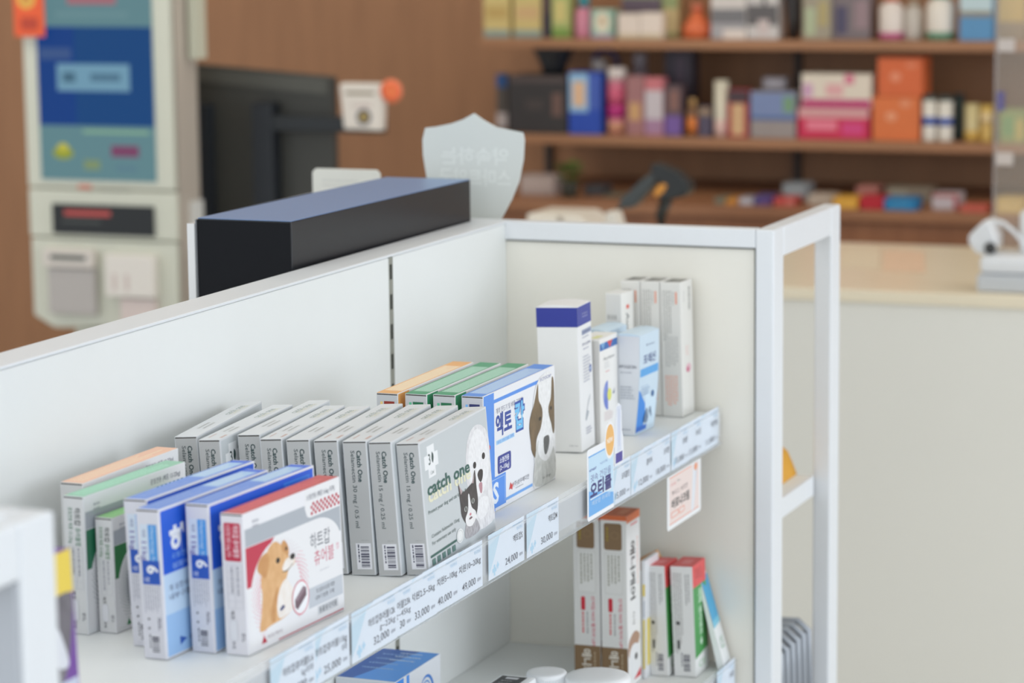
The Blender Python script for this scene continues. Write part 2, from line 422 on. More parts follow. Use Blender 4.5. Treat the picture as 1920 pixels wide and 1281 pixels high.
CLEAR = mat((238, 242, 246), 0.08, 'clear_acrylic', alpha=0.22, spec=0.6)
CLEAR2 = mat((225, 230, 232), 0.1, 'clear_acrylic_edge', alpha=0.45, spec=0.6)
CLEAR3 = mat((240, 244, 248), 0.06, 'clear_film', alpha=0.07, spec=0.6)
def shelf(name, label, x1, y0, y1, z, rail=True, lip=0.03, x0=0.0006):
    r = thing(name, label, 'shelf', (0, 0, z), group=None)
    o = MB().box(x0, x1, y0, y1, -0.004, 0, GP).build('shelf_board', r, bevel=0.0012)
    m = MB(); m.box(x1 - .0012, x1 + .0012, y0, y1, -lip, -0.0002, GW); m.box(x1 - .014, x1 - .0012, y0, y1, -lip, -lip + .0015, GW)
    m.box(x0 + .02, x1 - .02, y0 + .01, y0 + .03, -lip, -.004, GW); m.box(x0 + .02, x1 - .02, y1 - .03, y1 - .01, -lip, -.004, GW)
    m.build('front_flange', r, bevel=0.0004)
    if rail:
        m = MB(); X = x1 + .0016
        m.box(X, X + .0006, y0, y1 - .006, -0.037, 0.009, CLEAR)
        m.box(X + .0042, X + .0048, y0, y1 - .006, -0.037, 0.006, CLEAR3)
        m.box(X, X + .0048, y0, y1 - .006, -0.0376, -0.0368, CLEAR2)
        m.box(X + .0042, X + .0048, y0, y1 - .006, 0.0056, 0.0062, CLEAR2)
        m.build('price_rail', r, 'clear plastic price rail')
    return r
SX = 0.281
shelf('gondola_shelf', 'upper white gondola shelf with clear price rail, full of cartons', SX, YN + .002, -0.0008, ZS)
shelf('gondola_shelf', 'lower white gondola shelf standing deeper in shade under the first', 0.3, YN + .002, -0.0008, ZL)
shelf('gondola_shelf', 'white shelf on the rear side of the gondola under the black display', -0.3, YN + .01, -0.0008, ZS, rail=False, x0=-.0406) if False else None
rs = thing('gondola_shelf', 'white shelf on the rear side of the gondola under the black display unit', 'shelf', (0, 0, ZS))
MB().box(-0.33, -0.0405, YN + .002, -0.0008, -0.024, 0, GP).build('shelf_board', rs, bevel=0.001)
MB().box(-0.334, -0.3302, YN + .002, -0.0008, -0.03, 0.0, GW).build('front_flange', rs)
es = thing('gondola_shelf', 'small white shelf inside the open end frame, holding a yellow bag', 'shelf', (0, 0, -0.3548))
MB().box(-0.3, 0.326, 0.022, 0.258, -0.006, 0, GP).build('shelf_board', es, bevel=0.001)
MB().box(0.3262, 0.3302, 0.05, 0.258, -0.026, 0, GW).build('front_flange', es, bevel=0.0006)
MB().box(0.300, 0.325, 0.2585, 0.2663, -0.03, -0.002, mat((120, 126, 130), 0.4, metal=0.5)).build('bracket', es, 'grey metal shelf bracket')

# ------------------------------------------------------------------ cartons on the upper shelf
NAVY = (52, 58, 120); CG = (46, 96, 88)
def p_catch(dose, sticker=True, seed=1, front=False):
    def f(N, W, T):
        N.text('Catch One', .60, .94, .155 / .127 * .022 * 1.0, (60, 92, 92), rot=-90, align='l', w=.19, bold=.012, h=None) if False else None
        N.text('Catch One', .66, .93, .036, (34, 66, 68), rot=-90, align='l', w=.235, bold=.03)
        N.text('Selamectin ' + dose, .40, .93, .031, (70, 84, 86), rot=-90, align='l', w=.575, bold=.008)
        N.dashes(.5, .26, .9, .265, 1, (150, 150, 150))
        # top face
        T.text('catch one', .74, .55, .34, (140, 158, 150), w=.26); T.text('catch one', .75, .36, .30, (228, 228, 206), w=.26)
        T.dashes(.22, .25, .4, .75, 2, (190, 192, 190), seed=seed)
        if sticker: T.rect(.05, .1, .13, .22, (206, 176, 168)); T.rect(.06, .7, .16, .76, (206, 176, 168))
        # wide face
        W.rect(.012, .012, .988, .985, (203, 209, 212))
        if front or sticker:
            W.rect(.10, .70, .20, .94, (244, 246, 248)); W.rect(.055, .77, .245, .875, (244, 246, 248))
            W.text('3', .125, .84, .085, (34, 66, 66), bold=.01); W.blob([(.165, .885), (.185, .85), (.17, .80), (.155, .83)], (34, 66, 66)); W.text('1.2ml', .15, .735, .028, (96, 110, 110))
        if front:
            white_dog(W, .62, .10, .375, .80)
            W.text('catch one', .375, .575, .10, (236, 234, 205), w=.62, bold=.03)
            W.text('catch one', .37, .625, .095, CG, w=.62, bold=.03)
            W.text('Protect your dog and cat inside & out', .36, .455, .03, (64, 96, 92), w=.62)
            kitten(W, .49, .085, .27, .48)
            W.text('Contains Selamectin 15mg', .065, .27, .028, (88, 106, 104), w=.40, align='l')
            W.text('For veterinary use only', .065, .215, .028, (88, 106, 104), w=.34, align='l')
            W.rect(.03, .115, .40, .133, CG)
            for k in range(5): W.rect(.045 + k * .072, .055, .09 + k * .072, .10, (96, 130, 124))
            W.ell(.455, .14, .05, .055, (240, 242, 242)); W.ring(.455, .14, .04, .044, .1, (196, 200, 200))
        else:
            W.text('catch one', .37, .62, .09, CG, w=.6, bold=.02)
    return f
CATCH = [  # x, y, w, d, h, lean, yaw, dose, label
    (.0728, -.9435, .0225, .190, .127, 3.2, -8.2, '30 mg / 0.5 ml', 'grey-and-white slim carton, farthest left of the grey row, turned askew by the back panel'),
    (.1011, -.9515, .0217, .190, .127, 3.2, -5.3, '30 mg / 0.5 ml', 'grey-and-white slim carton, second from the left of the grey row, white patch on its side'),
    (.1263, -.9192, .0225, .190, .1275, 3.2, -5.2, '30 mg / 0.5 ml', 'grey-and-white slim carton, third from left, set back a little behind the blue cartons'),
    (.1538, -.9287, .0216, .180, .127, 3.2, -6.0, '30 mg / 0.5 ml', 'grey-and-white slim carton, fourth from left, above the middle blue carton'),
    (.1807, -.9245, .0228, .180, .127, 3.4, -6.2, '30 mg / 0.5 ml', 'grey-and-white slim carton in the middle of the grey row, fifth from either end'),
    (.2080, -.9205, .0234, .197, .1272, 3.5, -6.0, '30 mg / 0.5 ml', 'grey-and-white slim carton just behind the red-topped dog treat carton'),
    (.2345, -.9158, .0233, .197, .1273, 3.2, -5.7, '30 mg / 0.5 ml', 'grey-and-white slim carton third from the right, marked 30 mg with full barcode'),
    (.2590, -.9115, .0224, .197, .127, 3.8, -4.5, '15 mg / 0.25 ml', 'grey-and-white slim carton second from the right of the grey row, marked 15 mg'),
    (.2825, -.900, .0225, .197, .1250, 4.2, -3.8, '15 mg / 0.25 ml', 'grey carton with white dog and black-and-white kitten, front of the grey row'),
]
for i, (x, y, w, d, h, ln, yw, dose, lab) in enumerate(CATCH):
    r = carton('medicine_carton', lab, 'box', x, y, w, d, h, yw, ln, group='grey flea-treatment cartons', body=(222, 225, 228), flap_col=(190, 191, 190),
               prints=p_catch(dose, i in (1, 3, 5, 6, 8), i, i == 8))
    m = MB(); F = Face(m, (-w / 2, -d / 2 - .00075, 0), (1, 0, 0), (0, 0, 1), w, h)
    m.box(-w / 2 + .25 * w, -w / 2 + .88 * w, -d / 2 - .00075, -d / 2 - .00045, .045 * h, .24 * h, mat((236, 236, 240), 0.4))
    F.barcode(.27, .05, .86, .235, seed=i, c=(70, 70, 92))
    m.build('barcode_label', [c for c in r.children if c.name.startswith('end_flap')][0], 'white barcode label')

def p_heart_blue(N, W, T):
    N.rect(.14, .50, .50, .90, (214, 226, 240)); N.rect(.50, .50, .88, .90, (78, 156, 226))
    N.text('Heartcap for Dog', .69, .885, .028, (206, 228, 246), rot=-90, align='l', w=.36)
    N.text('11kg', .31, .72, .04, (110, 96, 168), rot=-90, w=.13, bold=.01); N.text('체중', .31, .84, .022, (110, 120, 160), rot=-90)
    N.rect(.16, .55, .92, .66, (38, 88, 188)); N.rect(.16, .50, .92, .56, (38, 88, 188)); N.text('6', .62, .60, .085, (244, 246, 250), rot=-90, bold=.03); N.text('정', .34, .535, .03, (230, 236, 248), rot=-90)
    N.dashes(.15, .30, .88, .49, 7, (176, 178, 190), vert=True, fill=.35)
    N.rect(.28, .262, .36, .274, (50, 50, 60)); N.rect(.28, .20, .36, .212, (50, 50, 60)); N.dashes(.70, .19, .86, .28, 2, (90, 90, 110), vert=True)
    N.barcode(.25, .04, .78, .17, seed=5, back=(226, 226, 232))
    W.rect(.012, .56, .988, .985, (32, 94, 214)); W.rect(.012, .28, .988, .56, (196, 220, 244)); W.rect(.012, .012, .988, .29, (158, 196, 238))
    W.text('하트캅', .30, .76, .15, (246, 248, 252), bold=.045, w=.44); W.text('츄어블', .74, .76, .10, (246, 248, 252), bold=.03, w=.3)
    W.text('소형견용 체중 11kg 이하', .30, .665, .03, (150, 196, 246), w=.42); W.text('심장사상충 예방', .28, .60, .03, (176, 210, 248), w=.38)
    W.rect(.70, .86, .95, .95, (70, 152, 232)); W.rect(.705, .865, .945, .945, (44, 116, 222)); W.text('Heartcap', .82, .905, .04, (236, 244, 252), w=.2)
    W.text('개 심장사상충 예방', .22, .46, .035, (70, 84, 120), w=.34); W.text('내부구충제 구제', .22, .40, .035, (70, 84, 120), w=.34)
    W.ell(.40, .17, .12, .14, (90, 150, 220)); W.ell(.40, .17, .11, .128, (244, 246, 250)); W.poly([(.33, .12), (.36, .2), (.46, .22), (.44, .13)], (110, 70, 80))
    W.poly([(.12, .06), (.12, .12), (.18, .09)], (40, 90, 180)); W.text('하트케어', .3, .085, .03, (70, 100, 160), w=.2)
    T.rect(.01, .03, .99, .97, (112, 152, 232)); T.rect(.80, .03, .99, .97, (58, 112, 226)); T.rect(.56, .16, .93, .90, (172, 208, 246)); T.dashes(.58, .25, .91, .85, 4, (216, 232, 250), seed=2); T.dashes(.05, .2, .52, .85, 3, (150, 180, 240), seed=4)
for x, y, ln, yw, lab in ((.1640, -1.2089, 2.4, 3.5, 'blue-topped heartworm carton, hindmost of the three blue ones, its front mostly covered'),
                      (.1924, -1.2407, 1.9, 3.6, 'blue-topped heartworm carton standing nearest the camera, big white lettering on its side'),
                      (.2206, -1.2089, 1.4, 3.5, 'blue-topped heartworm carton between the nearest blue one and the red-topped carton')):
    carton('medicine_carton', lab, 'box', x, y, .0222, .179, .1268, yw, ln, group='blue heartworm cartons', prints=p_heart_blue, body=(232, 232, 238), flap_col=(222, 222, 230))

def p_chew(main, top, dog=True, cut=(190, 30, 60)):
    def f(N, W, T):
        N.rrect(.14, .665, .88, .935, .0016, main) if dog else None
        if dog:
            N.text('하트캅 츄어블정', .66, .92, .036, (246, 226, 230), rot=-90, align='l', w=.225, bold=.015); N.text('소형견용 체중 5.6kg 이하', .33, .92, .03, (246, 220, 224), rot=-90, align='l', w=.225)
        else:
            N.text('하트캅', .68, .92, .04, (60, 66, 66), rot=-90, align='l', w=.13, bold=.02); N.text('츄어블정', .68, .775, .036, main, rot=-90, align='l', w=.13, bold=.01)
            N.text('중형견용 체중 12-22kg', .33, .92, .03, main, rot=-90, align='l', w=.26)
        for k in range(7): N.rect(.20, .645 - k * .052, .86, .6425 - k * .052, (206, 206, 212))
        for a in (.2, .53, .86): N.rect(a, .33, a + .02, .645, (206, 206, 212))
        N.dashes(.28, .36, .82, .63, 2, (170, 170, 178), vert=True, fill=.3)
        N.text('제조', .38, .285, .026, (60, 60, 64), rot=-90); N.rrect(.24, .10, .58, .25, .002, (214, 214, 220)); N.rrect(.26, .104, .56, .246, .0018, (230, 230, 234)); N.text('유효', .38, .07, .022, (90, 90, 96), rot=-90); N.dashes(.74, .09, .92, .16, 2, (110, 110, 120), vert=True)
        g = (176, 182, 190)
        W.rect(.012, .60, .99, .885, g)
        W.poly([(.62, .995), (.62, .86), (.64, .80), (.67, .785), (.99, .785), (.99, .995)], WH)
        for i in range(15):
            for j in range(4):
                if (i + j) % 2 == 0: W.rect(.68 + i * .0205, .80 + j * .0225, .70 + i * .0205, .822 + j * .0225, cut, L=6)
        pts = [(.012, .04), (.99, .04)] + [(.99 - .26 + .26 * math.cos(math.radians(a)), .525 + .235 * math.sin(math.radians(a))) for a in range(0, 91, 10)] + [(.012, .76)]
        W.poly(pts, WH, L=7)
        W.poly([(.012, .755), (.30, .755), (.16, .62), (.08, .47), (.012, .47)], main, L=8)
        cx, cy = .34, .36
        W.poly([(.02, .05)] + [(cx + .30 * math.cos(math.radians(a)), cy + .375 * math.sin(math.radians(a))) for a in range(180, -1, -8)] + [(.64, .05)], WH, L=9)
        z = 10
        for k in range(7):
            rr = 1 - k * .045
            for a in range(-48, 230, 7):
                t = math.radians(a + (k % 2) * 3.5); u = cx + .285 * rr * math.cos(t); v = cy + .36 * rr * math.sin(t); e = .0045 + .0006 * k
                al = max(0, math.sin(math.radians(a))); c = (226, 150, 164) if (al < .6 and dog) else ((222, 210, 214) if dog else (150, 160, 160))
                if v > .1 and u > .03: W.rect(u - e * .7, v - e, u + e * .7, v + e, c, L=10)
        W.k = 11
        if dog: corgi(W, .115, .13, .40, .59)
        else: W.ell(cx, cy, .2, .28, (168, 172, 178), L=11)
        W.ell(.535, .245, .088, .125, (226, 120, 134), L=32); W.ell(.535, .245, .081, .116, (246, 246, 248), L=33)
        W.poly([(.475, .19), (.475, .245), (.565, .32), (.595, .30), (.595, .245), (.50, .165)], (116, 92, 102), L=34); W.poly([(.475, .245), (.565, .32), (.595, .30), (.5, .225)], (150, 128, 138), L=35)
        W.text('하트캅', .765, .605, .092, (74, 80, 96), w=.21, L=12, bold=.0); W.text('츄어블', .80, .475, .088, (206, 84, 112) if dog else main, w=.21, L=12, bold=.0); W.text('정', .945, .50, .04, (226, 160, 176), L=12)
        W.dashes(.75, .365, .88, .38, 1, (200, 200, 206), L=12)
        W.rect(.62, .13, .985, .275, (200, 205, 212), L=12); W.text('개 심장사상충 예방', .80, .235, .027, (90, 94, 106), L=13, w=.2, bold=.01); W.text('내부기생충 구제', .79, .185, .027, (90, 94, 106), L=13, w=.2, bold=.01)
        W.rect(.71, .055, .93, .12, (212, 214, 218), L=13); W.text('동물용의약품', .82, .087, .034, (84, 86, 92), w=.19, L=14, bold=.012)
        W.poly([(.13, .04), (.155, .095), (.185, .04)], cut, L=14); W.text('하트케어', .26, .07, .024, (150, 130, 140), w=.15, L=14)
        W.dashes(.09, .87, .17, .94, 2, (176, 178, 186), L=14); W.text('소형견용 (체중 5.6kg 이하)' if dog else '중형견용 (체중 12-22kg)', .79, .935, .034, (116, 120, 132), w=.30, L=14)
        W.rect(.3, .012, .985, .020, cut, L=14)
        T.rect(.005, .02, .995, .98, top); T.dashes(.05, .2, .95, .85, 4, tuple(min(255, int(c * 1.12) + 14) for c in top), seed=8)
    return f
carton('medicine_carton', 'red-topped chewable tablet carton with a tan dog, nearest the price rail', 'box', .2508, -1.2069, .0215, .1677, .1206, 3.3, 1.2, prints=p_chew((196, 52, 78), (206, 92, 94)), body=(238, 238, 242), flap_col=(230, 228, 232))
carton('medicine_carton', 'mint-green-topped tablet carton, taller of the two green ones at far left', 'box', .0885, -1.1907, .0206, .165, .1212, 3.3, 0.3, prints=p_chew((40, 118, 84), (150, 204, 176), False, (40, 130, 100)), body=(236, 238, 240), flap_col=(222, 222, 222))
carton('medicine_carton', 'short green-topped tablet carton standing before the taller green one', 'box', .1095, -1.1790, .0172, .125, .1016, 3.3, 0.7, prints=p_chew((34, 120, 62), (140, 196, 132), False, (40, 130, 80)), body=(234, 234, 236), flap_col=(220, 220, 220))
carton('medicine_carton', 'pale orange-topped tablet carton against the back panel at far left', 'box', .0602, -1.1444, .0227, .171, .122, .5, 0, prints=p_chew((230, 130, 80), (246, 196, 166), False, (220, 120, 80)), body=(236, 236, 236), flap_col=(216, 216, 214))

def p_ecto(c1, c2, front=False, code='M'):
    def f(N, W, T):
        N.rect(.19, .83, .30, .93, tuple(min(255, int(c * 1.05) + 40) for c in c1)); N.text(code, .62, .885, .075, c2, bold=.06, w=.5) if False else None
        N.rect(.36, .80, .84, .935, c2); N.rect(.46, .80, .54, .90, (214, 216, 220)); N.rect(.66, .80, .74, .90, (214, 216, 220))
        N.dashes(.2, .3, .85, .75, 6, (170, 172, 178), vert=True)
        W.rect(0.004, .004, .14, .996, c1)
        T.rect(.0, .06, 1.0, .995, c1); lt = tuple(min(255, int(c * .5 + 130)) for c in c1)
        T.rect(.08, .12, .86, .92, lt); T.dashes(.1, .16, .84, .9, 6, tuple(min(255, c + 24) for c in lt), seed=5, fill=.35)
        if front:
            W.rect(.14, .905, .76, .935, (88, 150, 236)); W.rect(.14, .045, .66, .07, (120, 176, 242)); W.rect(.125, .012, .14, .9, (88, 150, 236))
            W.text('개의 진드기 및 벼룩 구제제', .345, .83, .04, (92, 96, 132), w=.36)
            W.text('엑토', .27, .705, .145, (44, 74, 160), w=.22, bold=.035)
            W.text('캅', .485, .705, .185, (40, 80, 170), w=.15, bold=.085); W.text('캅', .485, .705, .175, (120, 200, 246), w=.13, bold=.03)
            W.rect(.165, .55, .41, .585, (170, 214, 250)); W.text('바르는 외부기생충 구제제', .29, .567, .022, (60, 110, 200), w=.22)
            W.rrect(.18, .30, .36, .45, .003, (56, 66, 150)); W.text('소형견용', .27, .405, .038, (240, 242, 250), w=.13, bold=.02); W.text('(2~10kg)', .27, .345, .038, (240, 242, 250), w=.13, bold=.02)
            W.rect(.02, .03, .285, .29, (88, 150, 236)); W.text('S', .15, .16, .17, (236, 244, 252), bold=.03, sx=1.2)
            for a in (.045, .27): W.rect(a, .05, a + .004, .27, (190, 216, 250))
            W.rect(.045, .268, .274, .273, (190, 216, 250))
            W.poly([(.33, .12), (.35, .18), (.37, .15), (.39, .17), (.37, .11), (.35, .13)], (216, 66, 66)); W.text('(주)삼우메디안', .50, .15, .034, (110, 112, 124), w=.22); W.dashes(.42, .10, .56, .115, 1, (170, 172, 180))
            puppy(W, .62, .01, .365, .96)
            for v in (.42, .56): W.ring(.03, v, .05, .035, .25, (206, 90, 100))
            W.text('ECTOCAP', .86, .93, .028, (110, 116, 170), w=.16); W.text('for dogs', .86, .07, .024, (120, 122, 120), w=.12)
        else:
            W.rect(.14, .905, .99, .935, c1); W.text('엑토캅', .4, .7, .14, c2, w=.4, bold=.03)
    return f
carton('medicine_carton', 'white-and-blue flea treatment carton with brown-and-white puppy', 'box', .2349, -.6491, .0238, .2075, .1252, -.4, 0, prints=p_ecto((90, 150, 236), (60, 66, 120), True), body=(240, 241, 245), flap_col=(212, 213, 220))
carton('medicine_carton', 'green-topped flea treatment carton right beside the white-and-blue puppy carton', 'box', .2047, -.6505, .0245, .2065, .1252, -.2, 0, prints=p_ecto((60, 158, 112), (44, 122, 84)), flap_col=(212, 214, 216), group='green flea treatment cartons')
carton('medicine_carton', 'green-topped flea treatment carton next to the orange-topped one', 'box', .1752, -.6549, .0242, .207, .1252, -.5, 0, prints=p_ecto((60, 158, 112), (44, 122, 84)), flap_col=(212, 214, 216), group='green flea treatment cartons')
carton('medicine_carton', 'orange-topped flea treatment carton behind the end of the grey row', 'box', .1450, -.6598, .0240, .2085, .1252, -.7, 0, prints=p_ecto((240, 176, 100), (160, 62, 48)), flap_col=(212, 214, 216))

def p_tall(N, W, T):
    N.rect(.0, .86, 1.0, .993, (44, 56, 150), L=1); W.rect(.0, .86, 1.0, .993, (50, 62, 156), L=1)
    W.text('VIRBAC', .55, .935, .012, (214, 220, 240), w=.45); W.text('Oticlean', .55, .915, .009, (214, 220, 240), w=.4)
    W.rect(.28, .79, .98, .825, (150, 160, 186)); W.text('VETERINARY', .62, .807, .014, (50, 60, 110), w=.6, bold=.01)
    W.dashes(.3, .765, .9, .78, 1, (130, 134, 160)); W.text('OTI-CLEAN', .58, .725, .018, (80, 86, 130), w=.6, bold=.01); W.dashes(.34, .685, .86, .70, 1, (150, 152, 176))
    W.dashes(.3, .46, .86, .65, 9, (186, 188, 200)); W.ell(.82, .54, .09, .028, (70, 90, 160)); W.ell(.82, .54, .05, .015, (180, 200, 230))
    W.blob([(.35, .22), (.6, .33), (.75, .36), (.5, .27), (.6, .25), (.4, .2)], (176, 182, 188)); W.dashes(.34, .10, .8, .155, 3, (150, 152, 170))
    N.text('100 ml', .8, .045, .009, (130, 130, 136), w=.2)
    T.text('VETERINARY', .5, .5, .1, (190, 192, 200), w=.5)
r = carton('medicine_carton', 'tall white carton with a dark blue band round its top', 'box', .2130, -.3025, .0486, .054, .1675, -3.9, 1.7, prints=p_tall, body=(240, 240, 240), flap_col=(236, 236, 234), slit=False)
m = MB(); m.prism([(-.0243, .1672), (-.012, .1688), (0, .1694), (.012, .1688), (.0243, .1672)], 'y', -.027, .027, mat((240, 240, 240), .42)); m.build('top_flap', r)

def p_auri(N, W, T):
    W.rect(.0, .885, 1.0, .955, (50, 106, 176), L=1); W.poly([(.42, .955), (.58, .885), (.72, .955)], (216, 70, 70), L=2); W.poly([(.05, .955), (.2, .885), (.3, .955)], (120, 170, 214), L=2)
    W.text('Aurizon', .5, .80, .032, (120, 120, 120), w=.62, bold=.012); W.dashes(.25, .70, .6, .77, 4, (206, 206, 206)); W.dashes(.3, .66, .6, .68, 1, (226, 150, 150))
    W.ell(.42, .44, .26, .14, (108, 128, 206), L=4, a0=90, a1=270); W.ell(.42, .44, .22, .12, (150, 166, 226), L=5, a0=110, a1=200); W.ell(.5, .44, .12, .06, (226, 226, 110), L=6); W.poly([(.68, .43), (.8, .48), (.78, .43)], (60, 76, 120))
    W.dashes(.2, .2, .7, .29, 4, (214, 190, 190)); T.rect(.1, .2, .5, .5, (226, 226, 160))
carton('medicine_carton', 'slim white ear-drops carton with a purple disc, right of the tall white carton', 'box', .2150, -.2440, .028, .060, .1225, 0, 0.6, prints=p_auri, body=(240, 238, 234), flap_col=(210, 208, 204), slit=False)

# tapered skin-care cartons: pillow shaped, narrow at the foot
def tapered(label, x, y, z=ZS, front=True):
    r = thing('skincare_carton', label, 'box', (x, y, z + .0004), math.radians(-2))
    b = MB(); W0, W1, D, H = .0175, .0310, .064, .119
    n = 12; vs = []; fs = []
    blue = mat((206, 224, 238), .35, noise=.03, scale=20)
    for i in range(n + 1):
        t = i / n; zz = H * t; hw = (W0 + (W1 - W0) * t) / 2; bow = .0022 * math.sin(math.pi * t)
        hd = D / 2 * (0.98 + .02 * t)
        vs += [(-hw - bow, -hd, zz), (hw + bow, -hd, zz), (hw + bow, hd, zz), (-hw - bow, hd, zz)]
    for i in range(n):
        for k in range(4):
            a = i * 4 + k; c = i * 4 + (k + 1) % 4; fs.append((a, c, c + 4, a + 4))
    fs += [(3, 2, 1, 0), (n * 4, n * 4 + 1, n * 4 + 2, n * 4 + 3)]
    b.add(vs, fs, blue)
    # curved print panels that follow the bowed faces
    def X(t): return (W0 + (W1 - W0) * t) / 2 + .0022 * math.sin(math.pi * t)
    def strip(pts, c, L):
        # pts (v, y0, y1) rows on the wide side
        vv = []; ff = []
        for v, a0, a1 in pts: vv += [(X(v) + .00006 * L, -D / 2 + a0 * D, v * H), (X(v) + .00006 * L, -D / 2 + a1 * D, v * H)]
        for i in range(len(pts) - 1): ff.append((2 * i, 2 * i + 1, 2 * i + 3, 2 * i + 2))
        b.add(vv, ff, ink(c))
    strip([(.58 + .01 * k, .05, .97) for k in range(0, 9)], (90, 168, 230), 2)
    strip([(v / 20, 0.02, max(.04, 1 - (v / 20) * 2.1)) for v in range(1, 10)], (60, 140, 224), 1)
    strip([(v / 20, .42 - abs(v - 4) * .02, .92) for v in range(1, 9)], (214, 234, 248), 3)
    strip([(v / 40, .02, .55) for v in range(1, 4)], (40, 110, 206), 4)
    F = Face(b, (X(.7) + .0004, -D / 2, 0), (0, 1, 0), Vector((-(X(.7) - X(.8)) * 10 * .0, 0, 1)), D, H)
    if front:
        F.text('포레신', .50, .745, .075, (84, 100, 150), w=.62, bold=.01); F.text('● Veterinary', .55, .885, .018, (110, 120, 150), w=.42)
    F2 = Face(b, (X(.42) + .0004, -D / 2, 0), (0, 1, 0), (0, 0, 1), D, H)
    F2.dashes(.12, .38, .6, .52, 5, (150, 176, 206)); F2.ell(.72, .37, .07, .032, (70, 110, 160))
    F3 = Face(b, (X(.2) + .0006, -D / 2, 0), (0, 1, 0), (0, 0, 1), D, H)
    F3.blob([(.35, .12), (.5, .26), (.56, .14), (.66, .28), (.74, .12), (.62, .2), (.5, .1)], (110, 130, 156))
    N = Face(b, (-W0 / 2, -D / 2 - .0001, 0), (1, 0, 0), (0, 0, 1), W0, H)
    N.rect(-.25, .02, 1.25, .985, (222, 226, 232)) if False else None
    nn = []; 
    for i in range(n + 1):
        t = i / n; hx = X(t) * .985; nn += [(-hx, -D / 2 * (0.98 + .02 * t) - .0002, H * t * .985 + .0008), (hx, -D / 2 * (0.98 + .02 * t) - .0002, H * t * .985 + .0008)]
    e = MB(); e.add(nn, [(2 * i, 2 * i + 1, 2 * i + 3, 2 * i + 2) for i in range(n)], mat((220, 224, 230), .4))
    FN = Face(e, (-W0 / 2, -D / 2 - .00035, 0), (1, 0, 0), (0, 0, 1), W0, H)
    FN.text('APOLECIN', .5, .69, .032, (120, 124, 134), w=1.25, bold=.01); FN.dashes(0, .62, 1.1, .64, 1, (170, 176, 186)); FN.dashes(0, .36, 1.05, .5, 5, (176, 182, 192)); FN.dashes(.05, .05, .9, .065, 1, (120, 130, 150))
    b.build('carton_body', r); e.build('end_flap', r, 'pale grey end panel')
    m = MB(); m.prism([(-W1 / 2, H), (-.008, H + .002), (0, H + .0026), (.008, H + .002), (W1 / 2, H)], 'y', -D / 2, D / 2, mat((206, 226, 240), .4)); m.build('top_flap', r)
    return r
tapered('light blue tapered skin-care carton with curved sides, beside the three long cartons', .2268, -.1500)
tapered('light blue tapered carton mostly hidden behind the purple-disc ear-drops carton', .1800, -.1330, front=False)

def p_long(N, W, T):
    N.dashes(.1, .52, .55, .94, 4, (176, 174, 168), vert=True, fill=.5); N.rect(.74, .84, .82, .93, (236, 150, 120)); N.dashes(.18, .34, .85, .6, 5, (190, 188, 184), vert=True)
    N.dashes(.15, .05, .8, .31, 6, (240, 186, 166), vert=True, fill=.6); N.dashes(.55, .80, .7, .93, 1, (190, 188, 184), vert=True)
    W.text('VETERINARY', .72, .90, .03, (130, 128, 124), rot=-90, w=.18, align='l') if False else None
    W.dashes(.6, .72, .85, .95, 1, (140, 140, 136), vert=True, fill=.5); W.dashes(.2, .82, .35, .93, 1, (206, 204, 200), vert=True); W.ell(.55, .35, .22, .035, (230, 190, 200)); W.ell(.5, .34, .12, .02, (206, 110, 140)); W.dashes(.3, .42, .6, .52, 2, (236, 206, 200), vert=True)
    T.rect(.12, .1, .88, .9, (110, 108, 102)); T.rect(.2, .25, .8, .5, (150, 148, 140))
for k, (x, w) in enumerate(((.1985, .0245), (.2242, .0250), (.2513, .0262))):
    carton('medicine_carton', ('long white carton with small orange print, leftmost of the three standing together', 'long white carton with small orange print, between its two twins', 'long white carton with small orange print, rightmost of the three by the end panel')[k], 'box', x, -.0517 if k == 2 else -.050, w, .041, .165, 2.0, 1.2, prints=p_long, body=(232, 230, 225), flap_col=(228, 226, 220), group='long white cartons with orange print', slit=False)
def p_small(N, W, T):
    N.dashes(.12, .3, .9, .84, 9, (186, 184, 180), fill=.6); W.text('Aurizon', .5, .84, .045, (90, 90, 90), rot=-90, w=.30, align='l', bold=.015); W.rect(.40, .87, .62, .90, (226, 90, 70)); T.rect(.05, .1, .95, .9, (240, 238, 234))
carton('medicine_carton', 'small white carton with vertical lettering, in front of the leftmost long carton', 'box', .1880, -.0920, .0215, .032, .155, 8, .6, prints=p_small, body=(238, 236, 230), flap_col=(226, 224, 220), slit=False)

# clear acrylic divider left of the tall carton
m = MB(); pts = [(.03, 0), (-.0105, 0), (-.0105, .108), (-.0085, .118), (-.004, .124), (.03, .125)]
m.prism([(x, z + ZS + .001) for x, z in pts], 'y', -.2462, -.2452, mat((214, 214, 204), .15, 'smoky_clear_acrylic', alpha=.35))
o = m.build('shelf_divider'); tag(o, 'clear acrylic divider with rounded corner left of the tall blue-banded carton', 'divider'); o.location = (.167, 0, 0)

# purple pet-food carton by the near post
def p_purple(N, W, T):
    W.rect(.0, .80, 1, 1, (240, 212, 84), L=1); W.dashes(.4, .85, .95, .92, 1, (250, 232, 150))
    W.rect(0, 0, 1, .80, (118, 72, 160), L=1)
    W.blob([(.5, .78), (.62, .5), (.7, .36), (.86, .42), (.95, .6), (.98, .79), (.75, .8)], fur((60, 56, 64), (130, 126, 134), 60)); W.blob([(.7, .6), (.78, .48), (.88, .46), (.9, .5), (.82, .64), (.74, .68)], (226, 228, 236)); W.rect(.80, .24, .99, .40, (206, 214, 232))
carton('pet_food_carton', 'purple carton with yellow top band, half hidden by the near white post', 'box', .268, -1.624, .045, .120, .158, 0, 2.0, prints=p_purple, body=(118, 72, 160), slit=False)

